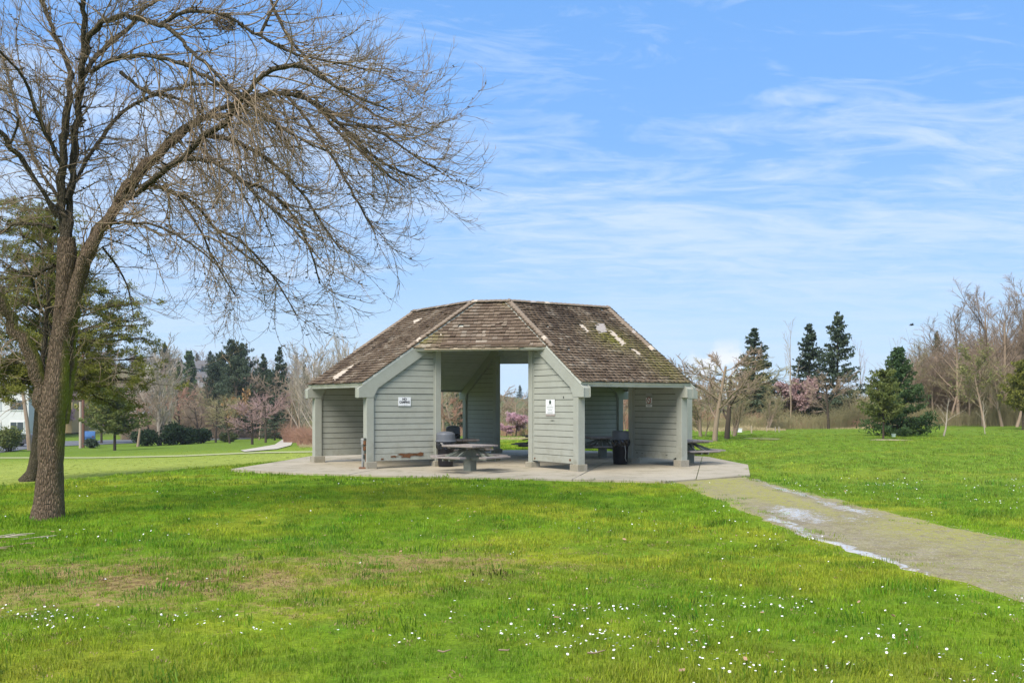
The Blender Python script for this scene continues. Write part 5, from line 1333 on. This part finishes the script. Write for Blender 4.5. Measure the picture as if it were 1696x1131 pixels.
limb([(300, 262, -1.1, 9), (350, 268, -1.4, 8), (400, 300, -1.7, 7), (450, 345, -1.9, 5), (500, 395, -2.1, 4), (530, 430, -2.2, 3)], seed=24)
limb([(340, 225, -.2, 10), (395, 235, -.1, 9), (450, 270, 0, 8), (500, 320, .1, 6), (530, 365, .2, 5), (565, 415, .3, 3)], seed=25)
limb([(470, 155, 1.5, 8), (510, 200, 1.2, 7), (550, 260, .9, 6), (590, 330, .6, 5), (620, 385, .4, 3)], seed=26)
limb([(110, 330, 0, 8), (160, 240, .9, 8), (210, 180, 1.4, 8), (280, 150, 1.9, 7), (350, 140, 2.3, 6), (430, 165, 2.7, 5)], seed=27)
limb([(104, 340, .2, 8), (60, 270, 1.1, 7), (30, 190, 1.7, 6), (10, 110, 2.2, 5), (-20, 30, 2.6, 4)], seed=28)
limb([(170, 410, 0, 5), (190, 435, .2, 5), (205, 460, .3, 4), (215, 490, .3, 3), (222, 530, .3, 2)], seed=29)
limb([(200, 120, .5, 8), (240, 150, .2, 7), (300, 165, 0, 6), (350, 200, -.2, 5)], seed=30)

limb([(400, 300, -1.7, 6), (450, 320, -1.2, 6), (490, 365, -.9, 5), (515, 420, -.7, 4), (530, 470, -.6, 3)], seed=31)
limb([(355, 378, 1.4, 5), (400, 400, 1.2, 5), (450, 455, 1.0, 4), (490, 520, .9, 3)], seed=32)
limb([(295, 322, .9, 6), (330, 380, .8, 5), (360, 440, .7, 4), (390, 490, .6, 3)], seed=33)
limb([(560, 205, -.6, 6), (620, 215, -1.0, 5), (680, 255, -1.3, 4), (730, 285, -1.5, 3)], seed=35)
r3 = np.random.default_rng(21)
L1 = []; L2 = []; L3 = []
def shoot(p, d, L, r0, droop, uptip, wob, n):
    pts = [p]; dd = d/np.linalg.norm(d); st = L/(n-1)
    bv = r3.normal(size=3)*wob*1.0
    for i in range(n-1):
        f = (i+1)/(n-1)
        dd = dd+r3.normal(size=3)*wob+bv; dd[2] += -droop*(1-f*.4)*st*1.1+uptip*f*st*1.4
        dd /= np.linalg.norm(dd); pts.append(pts[-1]+dd*st)
    return np.array(pts), r0*np.linspace(1, .42, n)
def tangent(P, j): j = min(max(j, 0), len(P)-2); t = P[j+1]-P[j]; return t/np.linalg.norm(t)
for P, Rr, tw in LIMBS:
    if not tw: continue
    seg = np.linalg.norm(np.diff(P, axis=0), axis=1).mean(); m = len(P)
    right = P[-1, 0] > P[0, 0]+.6
    for i in range(2, m):
        if Rr[i] > .125: continue
        for _ in range(2 if r3.random() < .45 else 1):
            if r3.random() > seg/.10: continue
            t = tangent(P, i); a = r3.normal(size=3); a -= t*(a@t); a /= np.linalg.norm(a)
            gx = P[i, 0]+TO[0]; gz = P[i, 2]+TO[2]
            xr = (gx/PXM)+848; yr = H0-(gz-EYE)/PXM
            bias = np.array([.75 if xr > 230 else (.25 if xr > 110 else -.5), 0, .25 if yr < 170 else (-.35 if xr > 250 else .15)])
            d = t*.55+a*.75+bias
            L = r3.uniform(.7, 1.75)*(1.0 if xr > 200 else .8)*(1.15 if yr > 150 else .9)
            if xr > 560: L *= .8
            if yr > 300: L *= .85
            dr = .12 if yr < 120 else .3
            if 225 < xr < 470 and yr > 105:
                d = t*.35+a*.7+np.array([.22, 0, -.15]); dr = 1.5; L *= 1.35*(1 if yr < 230 else .62)
            elif xr >= 470:
                d = t*.5+a*.55+np.array([.85, 0, np.clip((190-yr)/300, -.55, .6)]); dr = .30; L *= .95
            if xr < 90: dr = .12
            L1.append(shoot(P[i], d, L, min(.014, Rr[i]*.5)*r3.uniform(.6, 1.1), dr, .55 if dr > .5 else .6, .11, 9))
for P, Rr in L1:
    L = np.linalg.norm(P[-1]-P[0])+.01; k = int(L/.135)
    for _ in range(k):
        f = r3.uniform(.12, .97)*(len(P)-1); j = int(f); p = P[j]+(P[min(j+1, len(P)-1)]-P[j])*(f-j); t = tangent(P, j)
        a = r3.normal(size=3); a -= t*(a@t); a /= np.linalg.norm(a); a[2] += .12
        L2.append(shoot(p, t*.95+a*.6, r3.uniform(.2, .85)*(1.15-.4*f/len(P)), .0052*r3.uniform(.7, 1.1), .5, 1.5, .13, 5))
for P, Rr in L2:
    L = np.linalg.norm(P[-1]-P[0])+.01
    for _ in range(int(L/.17+r3.random()*.8)):
        f = r3.uniform(.15, .95)*(len(P)-1); j = int(f); p = P[j]+(P[min(j+1, len(P)-1)]-P[j])*(f-j); t = tangent(P, j)
        a = r3.normal(size=3); a -= t*(a@t); a /= np.linalg.norm(a); a[2] += .2
        L3.append(shoot(p, t*.8+a*.7, r3.uniform(.05, .24), .0034, .1, .7, .06, 3))
print('TWIGS', len(L1), len(L2), len(L3))
V, Q = join([tube_arrays(L1, 4), tube_arrays(L2, 3)]); tag(link(bpy.data.objects.new('branchlets', np_mesh('branchlets', V, Q, TWIG)), tree), kind='stuff')
V, Q = tube_arrays(L3, 3); tag(link(bpy.data.objects.new('twigs', np_mesh('twigs', V, Q, TWIG)), tree), kind='stuff')
# spur knobs along thin limbs
sp_ = []
for P, Rr, tw in LIMBS+[(a, b, True) for a, b in L1[::2]]:
    if not tw: continue
    for i in range(1, len(P)):
        for _ in range(2):
            if r3.random() < .7 and Rr[i] < .06:
                v = r3.normal(size=3)*(.018+Rr[i]*1.0); v[2] = abs(v[2])*.6; sp_.append((np.stack([P[i], P[i]+v*.9, P[i]+v*1.25]), np.array([.006+Rr[i]*.25, .008+Rr[i]*.22, .004])))
V, Q = tube_arrays(sp_, 4); tag(link(bpy.data.objects.new('spurs', np_mesh('spurs', V, Q, LIMB)), tree), kind='stuff')
# nest
nc = wp(372, 38, -.6)+TO; nst = []
for i in range(110):
    v = r3.normal(size=3); v /= np.linalg.norm(v); v *= np.array([.17, .14, .10])*r3.uniform(.6, 1.05); w = r3.normal(size=3); w -= v*(w@v)/(v@v); w = w/np.linalg.norm(w)*.13
    nst.append((np.stack([v-w, v*1.06, v+w]), np.array([.004, .006, .004])))
ne = bpy.data.objects.new('nest', np_mesh('nest', *tube_arrays(nst, 3), TWIG)); ne.location = nc; link(ne); tag(ne, 'round ball of sticks high in the crown of the big bare tree', 'nest')
# moss pads on the trunk
# pine behind --------------------------------------------------------
PD = 26.5
X, D, Z = ground_pt(48, 797); PO = np.array([X, D, Z]); pine = empty('pine_tree', tuple(PO)); tag(pine, 'broad olive green pine directly behind the big bare tree, trunk mostly hidden', 'pine tree')
def pp(x, y, dy=0.): return np.array([(x-848)*(PO[1])/F, PO[1]+dy, EYE-(y-H0)*PO[1]/F])-PO
V, Q = tube_arrays([smooth_path([pp(46, 800), pp(54, 785), pp(62, 740), (pp(70, 640)), pp(80, 520, .2), pp(75, 400, .3), pp(70, 340, .3)], [.30, .20, .17, .15, .12, .08, .03], 24)], 12)
link(bpy.data.objects.new('trunk', np_mesh('trunk', V, Q, LIMB, True)), pine)
br = []; C = []; r4 = np.random.default_rng(8)
tips = [(-60, 460, 0), (-40, 560, -1), (0, 620, -.8), (25, 625, .5), (-10, 420, .6), (10, 380, 0), (45, 350, .3), (20, 500, -1), (95, 360, .4), (130, 410, .8), (160, 450, -.3), (190, 480, .4), (225, 500, .2), (250, 535, 0), (240, 590, .4), (248, 640, .3), (215, 560, -.6), (180, 600, -.9), (140, 560, -.4), (160, 640, .1), (200, 655, .5), (130, 620, .8), (110, 480, 1.2), (150, 520, 1.1), (60, 430, -1), (40, 570, -1.1), (-80, 520, .8), (-90, 600, .2), (215, 620, 1.1), (175, 540, 1.5), (-20, 500, 1.2), (60, 600, 1.3), (120, 660, -.8), (105, 640, 1.2), (235, 560, .9), (15, 450, 1.4), (0, 340, .8), (30, 400, -1.2), (90, 420, 1.6), (-30, 650, 1.), (145, 600, 1.6), (170, 680, 1.1), (20, 655, 1.4), (75, 380, -.7), (205, 520, 1.4), (190, 640, -.5), (10, 560, 1.2), (-20, 600, -1.2), (30, 600, .2), (-50, 640, .6), (5, 660, -.3), (35, 650, -1), (20, 530, .8), (-30, 540, .4), (0, 480, -.5), (40, 440, .5), (230, 610, -.8), (160, 500, -1.2), (120, 430, -.5)]
for x, y, dy in tips:
    st_y = min(640, y+r4.uniform(10, 90)); b = pp(72+(640-st_y)*.03, st_y, .1); t = pp(x, y, dy*1.3)
    mid = (b+t)/2+np.array([0, 0, .25]); P, Rr = smooth_path([b, mid, t], [.05, .03, .012], 9); P[1:] += r4.normal(size=(8, 3))*.05; br.append((P, Rr))
    for q_ in range(14):
        f = r4.uniform(.35, 1.05)*8; j = min(int(f), 8); c = P[j]+r4.normal(size=3)*np.array([.38, .38, .18]); br.append((np.stack([P[max(0, j-1)], (P[j]+c)/2+[0, 0, .03], c]), np.array([.012, .008, .005])))
        for s_ in range(3):
            cc = c+r4.normal(size=3)*np.array([.17, .17, .07]); C.append(cc)
C = np.array(C); m = 42
cc = np.repeat(C, m, 0); off = r4.normal(size=cc.shape); off /= np.linalg.norm(off, axis=1, keepdims=True); off[:, 2] = off[:, 2]*.6+.15; rr_ = r4.uniform(.03, .20, (len(cc), 1))
V, Q = cards(cc+off*rr_, r4.uniform(.07, .14, len(cc)), .22, r4)
tag(link(bpy.data.objects.new('needles', np_mesh('needles', V, Q, L_PINE)), pine), kind='stuff')
V, Q = tube_arrays([b for b in br if len(b[0]) == 9], 5); V2, Q2 = tube_arrays([b for b in br if len(b[0]) == 3], 3)
link(bpy.data.objects.new('branches', np_mesh('branches', *join([(V, Q), (V2, Q2)]), LIMB)), pine)

# fallen sticks at the left, leaves and clods
def sticks(name, label, px_, py_, seed, n, L):
    r5 = np.random.default_rng(seed); X, D, Z = ground_pt(px_, py_); P = []
    for i in range(n):
        a = r5.uniform(-.3, .5); c = np.array([r5.normal()*.2, r5.normal()*.15, .03+r5.uniform(0, .05)]); l = L*r5.uniform(.4, 1); d = np.array([math.cos(a), math.sin(a)*.6, .1])*l/2
        P.append((np.stack([c-d, c+r5.normal(size=3)*.02, c+d]), np.array([.008, .007, .004])))
    o = bpy.data.objects.new(name, np_mesh(name, *tube_arrays(P, 4), T_PALE if seed == 1 else TWIG)); o.location = (X, D, Z); link(o); tag(o, label, 'stick')
sticks('fallen_twigs', 'pale fallen twigs in the grass at the left edge', 12, 895, 1, 6, .7)
sticks('fallen_branch', 'dark fallen branch below the pale twigs at the left edge', 8, 913, 2, 4, .45)
sticks('fallen_twig', 'forked pale twig lying in the foreground grass near bottom middle', 845, 1092, 3, 3, .22)

# ------------------------------------------------------------------ grass, flowers
def tuft_mesh(name, n, rad, h, w, seed, m=BLADE, spread=.6):
    r_ = np.random.default_rng(seed); V = []; Q = []; br_ = []
    for i in range(n):
        a, rr = r_.uniform(0, 6.28), rad*math.sqrt(r_.random()); p = np.array([math.cos(a)*rr, math.sin(a)*rr, -.01]); b = r_.uniform(0, 6.28); hh = h*r_.uniform(.45, 1.15); l = r_.uniform(.15, 1.)*spread*hh
        d = np.array([math.cos(b), math.sin(b), 0]); s = np.array([-d[1], d[0], 0])*w/2*r_.uniform(.7, 1.2)
        m_ = p+d*l*.35+np.array([0, 0, hh*.62]); t = p+d*l+np.array([0, 0, hh*(1-.25*l/hh)])
        k = len(V); V += [p-s, p+s, m_+s*.8, m_-s*.8, t]; Q.append([k, k+1, k+2, k+3]); Q.append([k+3, k+2, k+4, k+4]); v = r_.random(); br_ += [v, v]
    F4 = np.array([q for q in Q if q[2] != q[3]]); F3 = np.array([q[:3] for q in Q if q[2] == q[3]])
    return np_mesh(name, np.array(V), [F4, F3], m, False, {'br': ('FACE', 'FLOAT', br_[::2]+br_[::2])})
def scatter(name, label, pts, src, scale, tones=None, cat='grass', tilt=.15):
    n = len(pts); me = bpy.data.meshes.new(name); me.vertices.add(n); me.vertices.foreach_set('co', np.asarray(pts, np.float32).ravel())
    def at(nm, typ, arr):
        a = me.attributes.new(nm, typ, 'POINT'); a.data.foreach_set({'FLOAT': 'value', 'FLOAT_VECTOR': 'vector', 'FLOAT_COLOR': 'color'}[typ], np.asarray(arr, np.float32).ravel())
    at('rot', 'FLOAT_VECTOR', np.c_[rng.normal(size=n)*tilt, rng.normal(size=n)*tilt, rng.uniform(0, 6.283, n)])
    at('scl', 'FLOAT', scale)
    if tones is not None: at('tone', 'FLOAT_COLOR', np.c_[tones, np.ones(n)])
    o = bpy.data.objects.new(name, me); link(o); tag(o, label, cat, kind='stuff')
    ng = bpy.data.node_groups.new(name, 'GeometryNodeTree')
    ng.interface.new_socket('Geometry', in_out='INPUT', socket_type='NodeSocketGeometry'); ng.interface.new_socket('Geometry', in_out='OUTPUT', socket_type='NodeSocketGeometry')
    N = ng.nodes; l = ng.links
    gi = N.new('NodeGroupInput'); go = N.new('NodeGroupOutput'); io = N.new('GeometryNodeInstanceOnPoints'); oi = N.new('GeometryNodeObjectInfo'); oi.inputs['Object'].default_value = src; oi.transform_space = 'ORIGINAL'
    ra = N.new('GeometryNodeInputNamedAttribute'); ra.data_type = 'FLOAT_VECTOR'; ra.inputs[0].default_value = 'rot'; sa_ = N.new('GeometryNodeInputNamedAttribute'); sa_.data_type = 'FLOAT'; sa_.inputs[0].default_value = 'scl'
    l.new(gi.outputs[0], io.inputs['Points']); l.new(oi.outputs['Geometry'], io.inputs['Instance']); l.new(ra.outputs[0], io.inputs['Rotation']); l.new(sa_.outputs[0], io.inputs['Scale']); l.new(io.outputs[0], go.inputs[0])
    md = o.modifiers.new('scatter', 'NODES'); md.node_group = ng
    return o
def sample(D0, D1, dens, side=1.06):
    area = .5*side*(D1*D1-D0*D0)*1.03+3*(D1-D0); n = int(area*dens)
    D = np.sqrt(rng.uniform(D0*D0, D1*D1, n)); X = rng.uniform(-1, 1, n)*(D*.53+1.5); return X, D
def keep(X, Y, pathm=.0, patchy=0.):
    k = ~inside_poly(X, Y, [(x*1.0, y) for x, y in PAD])
    pdn = path_dist(X, Y)+1.0*(fbm(X/.5, Y/.5, 12, 4)-.5)
    k &= (pdn > pathm-.12) | ((pdn > -.75) & (rng.random(len(X)) < .32*sstep(.45, .6, fbm(X/.5, Y/.5, 19, 3))))
    dm = dead_mask(X, Y); k &= rng.random(len(X)) > dm*.62
    k &= np.hypot(X-TO[0], Y-TO[1]) > .24
    return k
srcs = []
for i, (nm, n, rad, h, w) in enumerate((('grass_tuft', 26, .11, .062, .0055), ('grass_tuft', 30, .15, .075, .0085), ('grass_tuft', 34, .26, .10, .016))):
    o = bpy.data.objects.new('grass_tuft', tuft_mesh(nm, n, rad, h, w, i)); link(o); X0 = -1.+i*.4; o.location = (X0, 9.5+i, float(terrain(X0, 9.5+i))); tag(o, 'short green grass tuft', 'grass', kind='stuff'); srcs.append(o)
def jit(c, n): return np.clip(c*(1+rng.normal(size=(n, 1))*.24)+rng.normal(size=(n, 3))*np.array([.018, .014, .003]), .004, 1)
for (D0, D1, dens, si, lab) in ((6.1, 12.5, 170, 0, 'near grass blades of the foreground lawn'), (12.5, 24, 62, 1, 'grass blades of the middle lawn'), (24, 80, 9, 2, 'grass blades round the shelter and beyond')):
    X, Y = sample(D0, D1, dens); k = keep(X, Y)
    s = -.92*(X+12.9)+.39*(Y-23); k &= ~((s > 3) & (rng.random(len(X)) < .8)); k &= rng.random(len(X)) > sstep(42, 80, Y); X, Y = X[k], Y[k]
    sc_ = (.48+.78*fbm(X/1.1, Y/1.1, 60, 3)**1.3)*rng.uniform(.7, 1.2, len(X))*(1-.45*dead_mask(X, Y))
    s = -.92*(X+12.9)+.39*(Y-23); sc_ *= np.where(s > 1, .5, 1)
    scatter('grass', lab, np.c_[X, Y, terrain(X, Y)], srcs[si], sc_, jit(tone(X, Y)*1.18, len(X)))
X, Y = sample(6.4, 26, 14); n = fbm(X/.7, Y/.5, 97, 3); k = keep(X, Y) & (n > .57); X, Y = X[k], Y[k]
scatter('coarse_grass', 'darker coarse clumps of longer grass in the lawn', np.c_[X, Y, terrain(X, Y)], srcs[1], rng.uniform(.8, 1.5, len(X)), jit(tone(X, Y)*np.array([.62, .86, .9]), len(X)))
X, Y = sample(6.4, 18, 22); n = fbm(X/.9, Y/.6, 107, 3); k = keep(X, Y) & (n > .58); X, Y = X[k], Y[k]
scatter('moss_patches', 'yellow green mossy tufts low in the lawn', np.c_[X, Y, terrain(X, Y)-.01], srcs[0], rng.uniform(.5, .9, len(X)), jit(np.tile([.40, .38, .03], (len(X), 1)), len(X)))
# dead thatch
thm = twig_mat('dead_thatch', (.15, .095, .05), (.42, .30, .17))
th = bpy.data.objects.new('dead_grass_tuft', tuft_mesh('dead_grass_tuft', 16, .08, .02, .006, 9, thm, 2.2)); link(th); th.location = (-3.9, 11.3, float(terrain(-3.9, 11.3))); tag(th, 'flat tuft of dead straw grass', 'grass', kind='stuff')
X, Y = sample(7, 16, 90); k = keep(X, Y) & (rng.random(len(X)) < np.clip(dead_mask(X, Y)*1.2+.03, 0, 1)); X, Y = X[k], Y[k]
scatter('dead_grass', 'brown dead grass in worn patches of the foreground lawn', np.c_[X, Y, terrain(X, Y)+.012], th, rng.uniform(.7, 1.5, len(X)), cat='dead grass')
# daisies
dz, dt, db = mat('daisy_petals', .7, .2); db.inputs['Base Color'].default_value = (.78, .76, .74, 1)
g = G(); vs = [(0, 0, .0)]+[(math.cos(a)*(.011 if i % 2 == 0 else .0085), math.sin(a)*(.011 if i % 2 == 0 else .0085), .002) for i, a in enumerate(np.linspace(0, 2*math.pi, 17)[:-1])]
g.add(vs, [(0, 1+i, 1+(i+1) % 16) for i in range(16)])
ds = g.obj('daisy', dz); ds.location = (-.2, 8.6, float(terrain(-.2, 8.6))+.06); tag(ds, 'small white daisy', 'daisy', kind='stuff')
def daisy_field(D0, D1, dens, thr, seed, side=None):
    X, Y = sample(D0, D1, dens); n = fbm(X/1.3, Y/.9, seed, 3); k = keep(X, Y, .1) & (n > thr) & (rng.random(len(X)) < (n-thr)*5)
    if side is not None: k &= side(X, Y)
    return X[k], Y[k]
XY = [daisy_field(6.6, 9.6, 95, .50, 81), daisy_field(7., 11, 50, .51, 82, lambda x, y: x > 1.5), daisy_field(9, 17, 5, .48, 83), daisy_field(13, 26, 16, .50, 84, lambda x, y: x > 3.5), daisy_field(16, 26, 4, .54, 85)]
X = np.concatenate([a for a, _ in XY]); Y = np.concatenate([b for _, b in XY])
scatter('daisies', 'scattered white daisies in the lawn', np.c_[X, Y, terrain(X, Y)+rng.uniform(.05, .075, len(X))], ds, rng.uniform(.5, 1.05, len(X))*(1+.02*Y), cat='daisies', tilt=.35)
# pebbles on the path
pg = G(); pg.add([(0, 0, .010), (.012, 0, 0), (.003, .011, .001), (-.011, .006, 0), (-.009, -.008, .001), (.005, -.010, 0)], [(0, 1, 2), (0, 2, 3), (0, 3, 4), (0, 4, 5), (0, 5, 1)])
pb = pg.obj('pebble', simple('path_pebble', (.30, .255, .19), .9, .5, 30)); tq = (pl[60]+pr[60])/2; pb.location = (tq[0], tq[1], float(terrain(tq[0], tq[1]))+.013); tag(pb, 'small pale pebble', 'pebble', kind='stuff')
n_ = 9000; uu = rng.random(n_)**1.0; vv = rng.random(n_); ii = (uu*118).astype(int); P2 = pl[ii]*(1-vv[:, None])+pr[ii]*vv[:, None]+rng.normal(size=(n_, 2))*.08; P2 = P2[P2[:, 1] < 25]
scatter('gravel', 'loose pale gravel on the wet path', np.c_[P2, terrain(P2[:, 0], P2[:, 1])+.012], pb, rng.uniform(.25, .95, len(P2)), cat='gravel', tilt=.2)
# fallen leaves
lf, lt, lb_ = mat('dead_leaf', .85, .2); lb_.inputs['Base Color'].default_value = (.36, .23, .14, 1)
g = G(); g.add([(-.035, 0, .002), (-.012, .018, .01), (.02, .015, .006), (.04, 0, .014), (.018, -.017, .004), (-.014, -.016, .008)], [(0, 5, 4, 3, 2, 1)[::-1]])
ld = g.obj('dead_leaf', lf); ld.location = (.4, 9, float(terrain(.4, 9))+.05); tag(ld, 'small curled brown leaf', 'leaf', kind='stuff')
X, Y = sample(6.5, 24, 1.1); k = keep(X, Y) & (rng.random(len(X)) < .35); X, Y = X[k], Y[k]
scatter('fallen_leaves', 'scattered brown leaves on the lawn', np.c_[X, Y, terrain(X, Y)+.045], ld, rng.uniform(.35, 1.0, len(X)), cat='leaves', tilt=.4)

# ------------------------------------------------------------------ the air
hz = G().box((0, 420, 20), (1560, 1100, 70)); hm = bpy.data.materials.new('haze'); hm.use_nodes = True
hn = hm.node_tree; hn.nodes.clear(); ho = hn.nodes.new('ShaderNodeOutputMaterial'); hv = hn.nodes.new('ShaderNodeVolumePrincipled')
hv.inputs['Density'].default_value = .0002; hv.inputs['Color'].default_value = (.88, .93, 1, 1); hv.inputs['Anisotropy'].default_value = .2
hn.links.new(hv.outputs[0], ho.inputs['Volume'])
tag(hz.obj('haze', hm), 'thin pale air', 'haze', kind='stuff')
